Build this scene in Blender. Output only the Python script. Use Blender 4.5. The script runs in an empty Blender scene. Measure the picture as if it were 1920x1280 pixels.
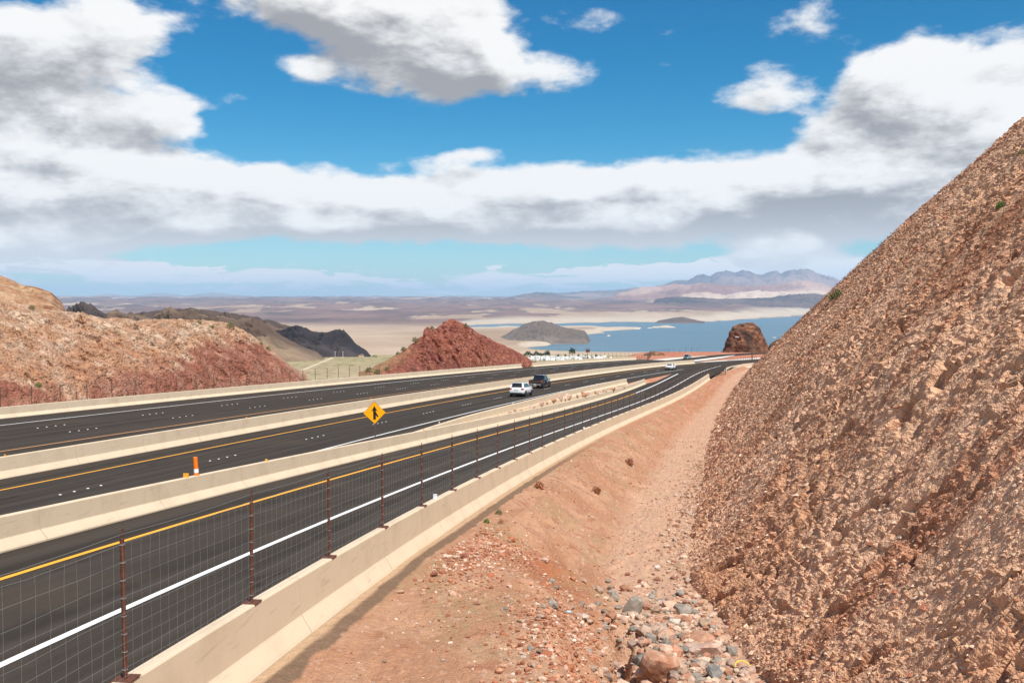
import bpy, bmesh, math, random
import numpy as np
from mathutils import Vector, Matrix

R = math.radians
F_PX, HOR, PITCH = 1820.0, 564.0, math.atan((640 - 564) / 1820.0)
scene = bpy.context.scene
C = scene.collection

# ------------------------------------------------------------------ camera
cam_data = bpy.data.cameras.new('camera')
cam = bpy.data.objects.new('camera', cam_data)
C.objects.link(cam)
cam_data.sensor_width = 36.0
cam_data.lens = F_PX / 1920.0 * 36.0
cam_data.clip_start = 0.3
cam_data.clip_end = 150000.0
cam.location = (0, 0, 0)
cam.rotation_euler = (R(90) - PITCH, 0, 0)
scene.camera = cam

# ------------------------------------------------------------------ sun and exposure
SUN_EL, SUN_AZ = 59.0, 146.0        # azimuth clockwise from the viewing direction
sd = Vector((math.sin(R(SUN_AZ)) * math.cos(R(SUN_EL)), math.cos(R(SUN_AZ)) * math.cos(R(SUN_EL)), math.sin(R(SUN_EL))))
sun_data = bpy.data.lights.new('sun', 'SUN')
sun_data.energy = 5.0
sun_data.angle = R(0.53)
sun_data.color = (1.0, 0.955, 0.88)
sun = bpy.data.objects.new('sun', sun_data)
C.objects.link(sun)
sun.rotation_euler = sd.to_track_quat('Z', 'Y').to_euler()
sun.location = (30, -40, 90)
scene.view_settings.view_transform = 'Standard'
scene.view_settings.look = 'None'
scene.view_settings.gamma = 1.0
scene.view_settings.exposure = 0.35
scene.view_settings.use_curve_mapping = False
scene.cycles.volume_bounces = 1
scene.cycles.volume_step_rate = 4.0

# ------------------------------------------------------------------ node helper
class NT:
    def __init__(s, tree):
        s.t = tree; s.n = tree.nodes; s.l = tree.links
    def add(s, typ, **kw):
        n = s.n.new(typ)
        for k, v in kw.items(): setattr(n, k, v)
        return n
    def put(s, sock, v):
        if hasattr(v, 'links') or isinstance(v, bpy.types.NodeSocket): s.l.new(v, sock)
        else: sock.default_value = v
    def m(s, op, a, b=None, c=None, clamp=False):
        n = s.add('ShaderNodeMath', operation=op); n.use_clamp = clamp
        s.put(n.inputs[0], a)
        if b is not None: s.put(n.inputs[1], b)
        if c is not None: s.put(n.inputs[2], c)
        return n.outputs[0]
    def vm(s, op, a, b=None):
        n = s.add('ShaderNodeVectorMath', operation=op)
        s.put(n.inputs[0], a)
        if b is not None: s.put(n.inputs[1], b)
        return n.outputs[0]
    def noise(s, vec, scale, detail=4, rough=.55, dist=0.0, color=False):
        n = s.add('ShaderNodeTexNoise'); s.put(n.inputs['Vector'], vec)
        n.inputs['Scale'].default_value = scale; n.inputs['Detail'].default_value = detail
        n.inputs['Roughness'].default_value = rough; n.inputs['Distortion'].default_value = dist
        return n.outputs['Color' if color else 'Fac']
    def ss(s, v, a, b, o0=0.0, o1=1.0, lin=False):
        n = s.add('ShaderNodeMapRange', interpolation_type='LINEAR' if lin else 'SMOOTHSTEP')
        s.put(n.inputs['Value'], v)
        n.inputs['From Min'].default_value = a; n.inputs['From Max'].default_value = b
        n.inputs['To Min'].default_value = o0; n.inputs['To Max'].default_value = o1
        return n.outputs['Result']
    def mix(s, f, a, b, typ='MIX'):
        n = s.add('ShaderNodeMix', data_type='RGBA', blend_type=typ)
        s.put(n.inputs[0], f)
        for sock, v in ((n.inputs[6], a), (n.inputs[7], b)):
            if isinstance(v, tuple) and len(v) == 3: v = (*v, 1)
            s.put(sock, v)
        return n.outputs[2]
    def xyz(s, v):
        n = s.add('ShaderNodeSeparateXYZ'); s.put(n.inputs[0], v); return n.outputs
    def comb(s, x, y, z):
        n = s.add('ShaderNodeCombineXYZ')
        for i, v in enumerate((x, y, z)): s.put(n.inputs[i], v)
        return n.outputs[0]

# ------------------------------------------------------------------ world: Nishita sky with a deck of cumulus cloud
world = bpy.data.worlds.new('World'); scene.world = world
world.use_nodes = True
W = NT(world.node_tree)
for n in list(W.n): W.n.remove(n)
sky = W.add('ShaderNodeTexSky', sky_type='NISHITA')
sky.sun_disc = False
sky.sun_elevation = R(SUN_EL); sky.sun_rotation = R(SUN_AZ)
sky.altitude = 600; sky.air_density = 1.0; sky.dust_density = 0.35; sky.ozone_density = 3.0

# cloud cover: (azimuth px, elevation px, radius px, radius px, strength) about the compass bearing the camera faces
BLOBS = [(85, 125, 195, 105, 1.15), (300, 60, 100, 40, .5), (330, 205, 45, 40, .5), (20, 330, 260, 100, 1.2), (260, 360, 190, 60, .9),
         (640, 10, 200, 62, 1.1), (800, 90, 185, 105, 1.25), (895, 112, 78, 62, .7), (420, 380, 260, 55, .95),
         (700, 392, 330, 55, 1.0), (1030, 385, 300, 62, 1.0), (1340, 385, 300, 75, 1.05), (1690, 320, 200, 105, 1.15),
         (1850, 210, 230, 120, 1.25), (1640, 150, 85, 60, .8), (1430, 172, 80, 42, .72), (1240, 100, 50, 60, .38),
         (1500, 45, 60, 35, .35), (1090, 55, 80, 40, .38), (1060, 140, 60, 25, .36), (565, 138, 45, 20, .42), (490, 245, 55, 25, .45), (400, 192, 60, 16, .36),
         (760, 305, 90, 16, .4), (890, 297, 60, 14, .4),
         (40, 460, 150, 32, 1.25), (150, 505, 200, 15, 1.0), (180, 436, 70, 12, .8), (535, 519, 80, 14, 1.4), (300, 500, 60, 8, .7), (380, 525, 90, 9, .9),
         (915, 518, 60, 16, 1.2), (1080, 527, 130, 11, 1.0), (1290, 510, 170, 13, 1.1), (1480, 466, 66, 24, 1.3), (1580, 500, 160, 18, 1.1), (660, 535, 50, 6, .7), (790, 530, 40, 5, .6)]
def density_group():
    g = bpy.data.node_groups.new('cloud_density', 'ShaderNodeTree')
    g.interface.new_socket('Dir', in_out='INPUT', socket_type='NodeSocketVector')
    g.interface.new_socket('Density', in_out='OUTPUT', socket_type='NodeSocketFloat')
    G = NT(g)
    gi = G.add('NodeGroupInput').outputs[0]; go = G.add('NodeGroupOutput')
    d = G.vm('NORMALIZE', gi)
    X, Y, Z = G.xyz(d)[:3]
    st = G.comb(X, Y, G.m('MULTIPLY', Z, 2.1))
    warp = G.vm('SUBTRACT', G.noise(st, 7.0, 3, .55, color=True), (.5, .5, .5))
    wx, wy, wz = G.xyz(warp)[:3]
    az = G.m('ADD', G.m('ARCTAN2', X, Y), G.m('MULTIPLY', wx, .085))
    el = G.m('ADD', G.m('ARCSINE', Z), G.m('MULTIPLY', wy, .030))
    tot = None
    for (bx, by, rx, ry, k) in BLOBS:
        a0 = math.atan((bx - 960) / F_PX); e0 = math.atan((HOR - by) / F_PX * math.cos(a0))
        kx = F_PX / rx; ky = F_PX / ry
        dx = G.m('MULTIPLY', G.m('SUBTRACT', az, a0), kx); dy = G.m('MULTIPLY', G.m('SUBTRACT', el, e0), ky)
        q = G.m('ADD', G.m('POWER', G.m('ABSOLUTE', dx), 2.4), G.m('POWER', G.m('ABSOLUTE', dy), 2.4))
        e = G.m('MULTIPLY', G.m('POWER', 2.71828, G.m('MULTIPLY', q, -.9)), k)
        tot = e if tot is None else G.m('ADD', tot, e)
    tot = G.m('MINIMUM', tot, 1.5)
    # beyond the bearings listed, the same kind of broken cumulus goes on all round
    gen = G.ss(G.noise(G.comb(X, Y, G.m('MULTIPLY', Z, 1.5)), 2.1, 2, .5), .44, .62, 0, 1.1)
    inside = G.m('MULTIPLY', G.ss(G.m('ABSOLUTE', az), .50, .62, 1, 0), G.ss(el, .30, .42, 1, 0))
    puff = G.noise(G.comb(G.m('MULTIPLY', az, 16.0), G.m('MULTIPLY', el, 75.0), 3.0), 1.0, 5, .6)
    puff = G.m('MULTIPLY', G.ss(puff, .49, .57, 0, 1.1), G.m('MULTIPLY', G.ss(el, .003, .012), G.ss(el, .030, .046, 1, 0)))
    tot = G.m('ADD', tot, puff)
    lerp = G.m('ADD', G.m('MULTIPLY', tot, inside), G.m('MULTIPLY', gen, G.m('SUBTRACT', 1.0, inside)))
    n1 = G.noise(st, 9.0, 10, .60, .1)
    vo = G.add('ShaderNodeTexVoronoi'); vo.feature = 'F1'; G.put(vo.inputs['Vector'], G.vm('ADD', st, G.vm('MULTIPLY', warp, (.05, .05, .05)))); vo.inputs['Scale'].default_value = 15.0; vo.inputs['Detail'].default_value = 3.0; vo.inputs['Roughness'].default_value = .55; vo.normalize = True
    lerp = G.m('ADD', lerp, G.m('MULTIPLY', G.m('SUBTRACT', .30, vo.outputs['Distance']), G.ss(Z, .02, .12, .35, .85)))
    out = G.m('ADD', lerp, G.m('MULTIPLY', G.m('SUBTRACT', n1, .5), G.ss(Z, .02, .10, 1.1, 1.8)))
    G.put(go.inputs[0], out)
    return g
dg = density_group()
def dens(vec):
    n = W.add('ShaderNodeGroup'); n.node_tree = dg; W.put(n.inputs[0], vec); return n.outputs[0]
tc = W.add('ShaderNodeTexCoord').outputs['Generated']
dirv = W.vm('NORMALIZE', tc)
X, Y, Z = W.xyz(dirv)[:3]
D0 = dens(dirv)
D1 = dens(W.vm('ADD', dirv, (.012, 0, .020)))
alpha = W.ss(D0, .40, .82)
# grazing view through more air near the horizon: the far cloud is paler and its edges soften
body = W.ss(D0, .50, 1.15)
lit = W.m('MULTIPLY', W.m('SUBTRACT', D0, D1), 2.0)
st2 = W.comb(X, Y, W.m('MULTIPLY', Z, 3.2))
big = W.ss(W.noise(st2, 4.2, 4, .5, .3), .36, .66)
fine = W.noise(st2, 11.0, 8, .66, .2)
grey = W.m('ADD', W.m('MULTIPLY', body, W.m('ADD', W.m('MULTIPLY', big, .60), .16)), W.m('MULTIPLY', W.m('MULTIPLY', W.m('SUBTRACT', .5, fine), 1.7), body))
grey = W.m('MULTIPLY', W.ss(W.m('SUBTRACT', grey, lit), -.45, 1.25), W.ss(Z, .02, .11, .3, 1.0))
ccol = W.mix(grey, (9.3, 9.2, 9.1), (3.5, 3.45, 3.6))
lowhaze = W.ss(Z, .0, .085, 1, 0)
ccol = W.mix(W.m('MULTIPLY', lowhaze, .30), ccol, (7.6, 8.1, 8.4))
hsv = W.add('ShaderNodeHueSaturation'); W.put(hsv.inputs['Color'], sky.outputs[0])
hsv.inputs['Saturation'].default_value = 1.45
skyc = W.vm('MULTIPLY', hsv.outputs[0], W.mix(W.ss(Z, .03, .26), (.74, .99, 1.04), (.06, .98, .97)))
final = W.mix(W.m('MULTIPLY', alpha, .98), skyc, ccol)
bg = W.add('ShaderNodeBackground'); W.put(bg.inputs['Color'], final); bg.inputs['Strength'].default_value = 0.085
wo = W.add('ShaderNodeOutputWorld'); W.l.new(bg.outputs[0], wo.inputs[0])
world.cycles.sampling_method = 'MANUAL'; world.cycles.sample_map_resolution = 512

# ------------------------------------------------------------------ numpy noise
_rs = np.random.RandomState(7)
_perm = np.concatenate([_rs.permutation(256)] * 3).astype(np.int32)
_g = _rs.normal(size=(256, 3)).astype(np.float32); _g /= np.linalg.norm(_g, axis=1)[:, None]
def pnoise(P):
    P = np.asarray(P, np.float32)
    I = np.floor(P).astype(np.int32); f = P - I; I &= 255
    u = f * f * f * (f * (f * 6 - 15) + 10)
    res = 0
    for dx in (0, 1):
        for dy in (0, 1):
            h = _perm[_perm[I[..., 0] + dx] + I[..., 1] + dy]
            for dz in (0, 1):
                g = _g[_perm[h + I[..., 2] + dz]]
                dot = g[..., 0] * (f[..., 0] - dx) + g[..., 1] * (f[..., 1] - dy) + g[..., 2] * (f[..., 2] - dz)
                w = (u[..., 0] if dx else 1 - u[..., 0]) * (u[..., 1] if dy else 1 - u[..., 1]) * (u[..., 2] if dz else 1 - u[..., 2])
                res = res + dot * w
    return res * 1.5
def fbm(P, o=4, lac=2.07, gain=.5, ridge=False):
    P = np.asarray(P, np.float32); a = 1.0; r = 0; t = 0
    for i in range(o):
        n = pnoise(P * (lac ** i) + i * 17.3)
        if ridge: n = 1 - 2 * np.abs(n)
        r = r + a * n; t += a; a *= gain
    return r / t
_wj = _rs.rand(256, 3).astype(np.float32)
def worley(P):
    P = np.asarray(P, np.float32); I = np.floor(P).astype(np.int32); f = P - I
    F1 = np.full(P.shape[:-1], 9., np.float32); F2 = F1.copy(); idv = np.zeros(P.shape[:-1], np.int32)
    for dx in (-1, 0, 1):
        for dy in (-1, 0, 1):
            h = _perm[(_perm[(I[..., 0] + dx) & 255] + I[..., 1] + dy) & 255]
            for dz in (-1, 0, 1):
                k = _perm[(h + I[..., 2] + dz) & 255]
                j = _wj[k]
                d = (j[..., 0] + dx - f[..., 0]) ** 2 + (j[..., 1] + dy - f[..., 1]) ** 2 + (j[..., 2] + dz - f[..., 2]) ** 2
                c = d < F1
                F2 = np.where(c, F1, np.minimum(F2, d)); F1 = np.where(c, d, F1); idv = np.where(c, k, idv)
    return np.sqrt(F1), np.sqrt(F2), idv
def ramp(x, a, b):
    t = np.clip((x - a) / (b - a), 0, 1); return t * t * (3 - 2 * t)
def v3(*a): return np.stack(np.broadcast_arrays(*a), -1).astype(np.float32)

# ------------------------------------------------------------------ object helpers
def tag(o, label=None, cat=None, group=None, kind=None):
    if label: o['label'] = label
    if cat: o['category'] = cat
    if group: o['group'] = group
    if kind: o['kind'] = kind
    return o
def link(name, me, mat=None, parent=None):
    o = bpy.data.objects.new(name, me); C.objects.link(o)
    if mat is not None and me is not None and len(me.materials) == 0: me.materials.append(mat)
    if parent is not None: o.parent = parent
    return o
def empty(name, loc=(0, 0, 0), rz=0, ry=0):
    o = bpy.data.objects.new(name, None); C.objects.link(o); o.location = loc; o.rotation_euler = (0, ry, rz)
    o.empty_display_size = .2
    return o
GRIDS = {}; PROJ = {}
def rich(col):
    col = np.asarray(col, np.float32); l = col.mean(-1, keepdims=True); return np.clip(l + (col - l) * 1.17, .004, 1) * .93
def np_mesh(name, V, Q, smooth=True, col=None, uv=None):
    if col is not None: col = rich(col)
    V = np.ascontiguousarray(V.reshape(-1, 3), np.float32); Q = np.ascontiguousarray(Q, np.int32)
    me = bpy.data.meshes.new(name); k = Q.shape[1]
    me.vertices.add(len(V)); me.vertices.foreach_set('co', V.ravel())
    me.loops.add(Q.size); me.loops.foreach_set('vertex_index', Q.ravel())
    me.polygons.add(len(Q)); me.polygons.foreach_set('loop_start', np.arange(0, Q.size, k, dtype=np.int32))
    try: me.polygons.foreach_set('loop_total', np.full(len(Q), k, np.int32))
    except Exception: pass
    me.polygons.foreach_set('use_smooth', np.full(len(Q), smooth))
    me.update(calc_edges=True)
    if col is not None:
        a = me.color_attributes.new('Col', 'FLOAT_COLOR', 'POINT')
        c4 = np.ones((len(V), 4), np.float32); c4[:, :3] = col.reshape(-1, 3); a.data.foreach_set('color', c4.ravel())
    if uv is not None:
        l = me.uv_layers.new(name='UVMap'); l.data.foreach_set('uv', np.ascontiguousarray(uv.reshape(-1, 2)[Q.ravel()], np.float32).ravel())
    return me
def grid_q(r, c):
    i = np.arange(r - 1)[:, None] * c + np.arange(c - 1)[None, :]
    return np.stack([i, i + 1, i + c + 1, i + c], -1).reshape(-1, 4)
def grid_mesh(name, G, col=None, uv=None, smooth=True, flip=False):
    Q = grid_q(G.shape[0], G.shape[1]); GRIDS[name] = np.concatenate([GRIDS[name], G.reshape(-1, 3)]) if name in GRIDS else G.reshape(-1, 3)
    if flip: Q = Q[:, ::-1]
    return np_mesh(name, G, Q, smooth, col, uv)

class MB:
    """collects simple solids and links them as one mesh object"""
    def __init__(s): s.v = []; s.f = []
    def add(s, vs, fs):
        b = len(s.v); s.v += [tuple(v) for v in vs]; s.f += [tuple(b + i for i in f) for f in fs]; return s
    def box(s, c, d, rz=0.0, M=None):
        x, y, z = [q / 2 for q in d]; vs = []
        for k in ((-1, -1, -1), (1, -1, -1), (1, 1, -1), (-1, 1, -1), (-1, -1, 1), (1, -1, 1), (1, 1, 1), (-1, 1, 1)):
            p = Vector((k[0] * x, k[1] * y, k[2] * z))
            if rz: p = Matrix.Rotation(rz, 3, 'Z') @ p
            p += Vector(c)
            if M is not None: p = M @ p
            vs.append(p)
        return s.add(vs, [(0, 3, 2, 1), (4, 5, 6, 7), (0, 1, 5, 4), (1, 2, 6, 5), (2, 3, 7, 6), (3, 0, 4, 7)])
    def tube(s, a, b, r0, r1=None, n=6, cap=True):
        a = Vector(a); b = Vector(b); r1 = r0 if r1 is None else r1
        d = (b - a).normalized(); u = d.orthogonal().normalized(); w = d.cross(u)
        vs = []
        for p, r in ((a, r0), (b, r1)):
            for i in range(n):
                t = 2 * math.pi * i / n; vs.append(p + (u * math.cos(t) + w * math.sin(t)) * r)
        fs = [(i, (i + 1) % n, n + (i + 1) % n, n + i) for i in range(n)]
        if cap: fs += [tuple(range(n - 1, -1, -1)), tuple(range(n, 2 * n))]
        return s.add(vs, fs)
    def path(s, pts, r, n=6):
        for a, b in zip(pts[:-1], pts[1:]): s.tube(a, b, r, r, n, True)
        return s
    def quad(s, pts, t=0.0):
        return s.add(pts, [tuple(range(len(pts)))])
    def slab(s, pts, off):
        n = len(pts); o = Vector(off); vs = [Vector(p) for p in pts] + [Vector(p) + o for p in pts]
        fs = [tuple(range(n - 1, -1, -1)), tuple(range(n, 2 * n))] + [(i, (i + 1) % n, n + (i + 1) % n, n + i) for i in range(n)]
        return s.add(vs, fs)
    def mesh(s, name, bevel=0.0, seg=2, smooth=False):
        me = bpy.data.meshes.new(name); me.from_pydata([tuple(v) for v in s.v], [], s.f)
        bm = bmesh.new(); bm.from_mesh(me)
        bmesh.ops.recalc_face_normals(bm, faces=bm.faces)
        if bevel:
            es = [e for e in bm.edges if len(e.link_faces) == 2 and e.calc_face_angle(0) > .35]
            bmesh.ops.bevel(bm, geom=es, offset=bevel, segments=seg, profile=.6, affect='EDGES', clamp_overlap=True)
        if smooth:
            for f in bm.faces: f.smooth = True
        bm.to_mesh(me); bm.free(); return me
    def build(s, name, mat, parent=None, bevel=0.0, seg=2, smooth=False):
        return link(name, s.mesh(name, bevel, seg, smooth), mat, parent)

# ------------------------------------------------------------------ materials
def new_mat(name):
    m = bpy.data.materials.new(name); m.use_nodes = True; T = NT(m.node_tree)
    for n in list(T.n): T.n.remove(n)
    b = T.add('ShaderNodeBsdfPrincipled'); o = T.add('ShaderNodeOutputMaterial'); T.l.new(b.outputs[0], o.inputs[0])
    return m, T, b
def plain(name, col, rough=.6, metal=0.0, spec=.5, coat=0.0, grain=0.0, gscale=40):
    m, T, b = new_mat(name)
    g = T.add('ShaderNodeTexCoord').outputs['Object']
    n = T.noise(g, gscale, 4, .6)
    T.put(b.inputs['Base Color'], T.mix(T.ss(n, .25, .75), tuple(c * (1 - grain) for c in col), tuple(min(1, c * (1 + grain)) for c in col)))
    b.inputs['Roughness'].default_value = rough; b.inputs['Metallic'].default_value = metal
    b.inputs['Specular IOR Level'].default_value = spec; b.inputs['Coat Weight'].default_value = coat
    return m
def earth(name, scale=(8, 40), amp=(.25, .2), bump=.4, bd=.03, rough=.95, vor=0.0):
    """vertex albedo broken up by mineral grain and fine relief"""
    m, T, b = new_mat(name)
    a = T.add('ShaderNodeAttribute'); a.attribute_name = 'Col'
    p = T.add('ShaderNodeTexCoord').outputs['Object']
    n1 = T.noise(p, scale[0], 6, .65); n2 = T.noise(p, scale[1], 3, .6)
    f = T.m('ADD', T.ss(n1, .25, .75, 1 - amp[0], 1 + amp[0], lin=True), T.ss(n2, .25, .75, -amp[1], amp[1], lin=True))
    c = T.vm('SCALE', a.outputs['Color']); T.n[-1].inputs['Scale'].default_value = 1
    T.l.new(f, T.n[-1].inputs['Scale'])
    T.put(b.inputs['Base Color'], c)
    b.inputs['Roughness'].default_value = rough; b.inputs['Specular IOR Level'].default_value = .15
    bp = T.add('ShaderNodeBump'); bp.inputs['Strength'].default_value = bump; bp.inputs['Distance'].default_value = bd
    hgt = T.m('ADD', n1, T.m('MULTIPLY', n2, .6))
    if vor:
        for k, w in ((1.0, .9), (2.7, .5)):
            vo = T.add('ShaderNodeTexVoronoi'); vo.feature = 'F1'; T.put(vo.inputs['Vector'], p); vo.inputs['Scale'].default_value = vor * k
            hgt = T.m('SUBTRACT', hgt, T.m('MULTIPLY', vo.outputs['Distance'], w))
    T.l.new(hgt, bp.inputs['Height']); T.l.new(bp.outputs[0], b.inputs['Normal'])
    return m
def asphalt_mat():
    m, T, b = new_mat('asphalt')
    a = T.add('ShaderNodeUVMap').outputs[0]
    p = T.add('ShaderNodeTexCoord').outputs['Object']
    x, y, z = T.xyz(a)[:3]
    lane = T.noise(T.comb(T.m('MULTIPLY', x, .012), T.m('MULTIPLY', y, 1.0), 0), 1.6, 3, .6)
    blot = T.noise(p, .22, 5, .6); g = T.noise(p, 55, 3, .7); sp = T.noise(p, 160, 2, .7)
    wp = T.m('COSINE', T.m('MULTIPLY', y, 3.4332)); stn = T.noise(T.comb(T.m('MULTIPLY', x, .16), T.m('MULTIPLY', y, .8), 2), 1.0, 4, .55)
    c = T.mix(T.ss(lane, .35, .65), (.033, .027, .022), (.054, .044, .037))
    c = T.mix(T.m('MULTIPLY', T.ss(blot, .50, .72), .45), c, (.072, .052, .036))
    c = T.mix(T.ss(wp, -.2, 1.0, 0, .22), c, (.062, .047, .036)); c = T.mix(T.ss(stn, .64, .72, 0, .7), c, (.014, .012, .011))
    c = T.mix(T.ss(g, .3, .75), T.vm('MULTIPLY', c, (.72, .72, .72)), T.vm('MULTIPLY', c, (1.35, 1.33, 1.3)))
    c = T.mix(T.m('MULTIPLY', T.ss(sp, .64, .74), .35), c, (.15, .12, .10))
    T.put(b.inputs['Base Color'], c); b.inputs['Roughness'].default_value = .92
    b.inputs['Specular IOR Level'].default_value = .12
    bp = T.add('ShaderNodeBump'); bp.inputs['Strength'].default_value = .35; bp.inputs['Distance'].default_value = .006
    T.l.new(g, bp.inputs['Height']); T.l.new(bp.outputs[0], b.inputs['Normal'])
    return m
def concrete_mat(name, base=(.62, .50, .36), dirty=(.44, .34, .235)):
    m, T, b = new_mat(name)
    p = T.add('ShaderNodeTexCoord').outputs['Object']
    x, y, z = T.xyz(p)[:3]
    n1 = T.noise(p, .8, 5, .6); n2 = T.noise(T.comb(T.m('MULTIPLY', x, 3.0), T.m('MULTIPLY', y, 3.0), T.m('MULTIPLY', z, .35)), 2.2, 4, .6); n3 = T.noise(p, 60, 3, .6)
    c = T.mix(T.m('MULTIPLY', T.ss(n1, .42, .75), .40), base, dirty)
    c = T.mix(T.m('MULTIPLY', T.ss(n2, .55, .80), .13), c, (.36, .29, .215))
    scuff = T.noise(T.comb(T.m('MULTIPLY', x, .8), T.m('MULTIPLY', y, .8), T.m('MULTIPLY', z, 9.0)), 1.3, 5, .6)
    c = T.mix(T.m('MULTIPLY', T.ss(scuff, .58, .72), .30), c, (.24, .19, .15))
    c = T.mix(T.ss(n3, .3, .7), T.vm('MULTIPLY', c, (.95, .95, .95)), T.vm('MULTIPLY', c, (1.04, 1.04, 1.04)))
    T.put(b.inputs['Base Color'], c); b.inputs['Roughness'].default_value = .85; b.inputs['Specular IOR Level'].default_value = .25
    bp = T.add('ShaderNodeBump'); bp.inputs['Strength'].default_value = .25; bp.inputs['Distance'].default_value = .012
    T.l.new(T.noise(p, 9, 5, .6), bp.inputs['Height']); T.l.new(bp.outputs[0], b.inputs['Normal'])
    return m
def paint_mat(name, col, worn):
    m, T, b = new_mat(name)
    p = T.add('ShaderNodeTexCoord').outputs['Object']
    n = T.noise(p, 30, 5, .7); n2 = T.noise(p, 1.1, 3, .5)
    T.put(b.inputs['Base Color'], T.mix(T.m('MULTIPLY', T.ss(n, .55, .72), T.ss(n2, .3, .7, .35, .9)), col, worn))
    b.inputs['Roughness'].default_value = .55
    return m
MAT = {}
MAT['asphalt'] = asphalt_mat()
MAT['concrete'] = concrete_mat('cast_concrete')
MAT['apron'] = concrete_mat('concrete_apron', (.58, .54, .47), (.45, .41, .35))
MAT['white_paint'] = paint_mat('white_road_paint', (.80, .79, .76), (.42, .40, .37))
MAT['yellow_paint'] = paint_mat('yellow_road_paint', (.86, .38, .015), (.45, .22, .03))
MAT['orange_paint'] = paint_mat('faded_orange_road_paint', (.62, .29, .09), (.30, .15, .06))
MAT['ceramic'] = plain('white_ceramic', (.62, .61, .58), .4)
MAT['rust_steel'] = plain('rusted_steel', (.115, .042, .026), .75, .1, .3, grain=.35, gscale=30)
MAT['galv'] = plain('galvanised_wire', (.27, .27, .26), .55, .3)
MAT['earth_slope'] = earth('crumbling_rock', (3.4, 24), (.24, .30), .9, .05, vor=10.0)
MAT['earth_dirt'] = earth('stony_dirt', (5, 34), (.18, .26), .9, .03, vor=13.0)
MAT['earth_hill'] = earth('cut_hill_rock', (1.1, 6.5), (.36, .32), 1.0, .30, vor=1.6)
MAT['earth_far'] = earth('desert_ground', (.004, .03), (.12, .12), .3, 3.0)
MAT['rock'] = earth('boulder_stone', (3, 22), (.25, .18), .8, .04)

# ------------------------------------------------------------------ highway alignment (metres; X right, Y away, Z up, camera at the origin)
def align(X0, Y0, th, k, z0, g, lo, hi, ds=1.0, klo=None, khi=None, glo=None, ghi=None):
    s = np.arange(lo, hi + ds, ds); t = s / 100.0
    def poly(a, c0, c, l, h):
        l = s[0] / 100 if l is None else l / 100.0; h = s[-1] / 100 if h is None else h / 100.0
        tt = np.clip(t, l, h)
        v = c0 + sum(c[i] * tt ** (i + 1) for i in range(len(c)))
        dv = sum((i + 1) * c[i] * tt ** i for i in range(len(c)))
        return v + dv * (t - tt)
    T = poly(t, th, k, klo, khi); E = poly(t, z0, g, glo, ghi)
    dx, dy = np.sin(T) * ds, np.cos(T) * ds
    Xc = np.concatenate([[0], np.cumsum((dx[1:] + dx[:-1]) / 2)]); Yc = np.concatenate([[0], np.cumsum((dy[1:] + dy[:-1]) / 2)])
    i0 = int(round(-lo / ds)); Xc += X0 - Xc[i0]; Yc += Y0 - Yc[i0]
    return dict(s=s, X=Xc, Y=Yc, T=T, Z=-E)
MAIN = align(-20.449, 43.602, .264, (-.116, .239, -.114, .020), 8.758, (3.252, 1.347, -.898, .176), -60, 330, klo=-30, khi=235, glo=-30, ghi=235)
RAMP = align(-4.861, 12.016, .098, (.435, -.900, 1.247, -.787, .177), 4.745 + 1.07, (8.236, -.152, -1.015, .078), -14, 215, khi=196, ghi=186)
def sample(A, s, n=0.0, dz=0.0):
    s = np.asarray(s, float); X = np.interp(s, A['s'], A['X']); Y = np.interp(s, A['s'], A['Y']); T = np.interp(s, A['s'], A['T']); Z = np.interp(s, A['s'], A['Z'])
    return X + n * np.cos(T), Y - n * np.sin(T), Z + dz, T
W1, WL, EM, EL_, DZ0, DZ1, LB, MWN = 2.632, 4.791, -.012, .009, -.370, .062, 3.702, 3.833
N_LO = -(3.66 + W1 + .7 + WL); N_LW = N_LO - 10.98; N_LB = N_LW - LB; N_MB = -3.66 - W1 - .35
def main_z(s, n):
    s = np.asarray(s, float); n = np.asarray(n, float)
    right = -EM * n
    left = -(DZ0 + DZ1 * s / 100 + EL_ * (n + 6))
    return np.where(n > N_MB, right, left)
def MP(s, n, dz=0.0):
    X, Y, Z, T = sample(MAIN, s, n); return v3(X, Y, Z + main_z(s, n) + dz)
def ramp_wy(s):
    t = np.clip(np.asarray(s, float) / 100, -.2, .9); return 3.742 + 3.652 - .082 * t - .426 * t * t
def RP(s, n, dz=0.0):
    X, Y, Z, T = sample(RAMP, s, n); return v3(X, Y, Z - .051 * np.minimum(np.asarray(n), 0) + dz)
def ribbon(name, fn, s0, s1, na, nb, mat, ds=2.0, lift=0.0, parent=None, cols=2):
    s = np.arange(s0, s1 + ds * .5, ds); s = s[s <= s1 + 1e-6]
    na_ = na(s) if callable(na) else np.full(len(s), na); nb_ = nb(s) if callable(nb) else np.full(len(s), nb)
    t = np.linspace(0, 1, cols)
    N = na_[:, None] * (1 - t) + nb_[:, None] * t; S = np.repeat(s[:, None], cols, 1)
    G = fn(S, N, lift)
    uv = np.stack([S, N], -1)
    me = grid_mesh(name, G, uv=uv, flip=True, smooth=True)
    return link(name, me, mat, parent)

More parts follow.
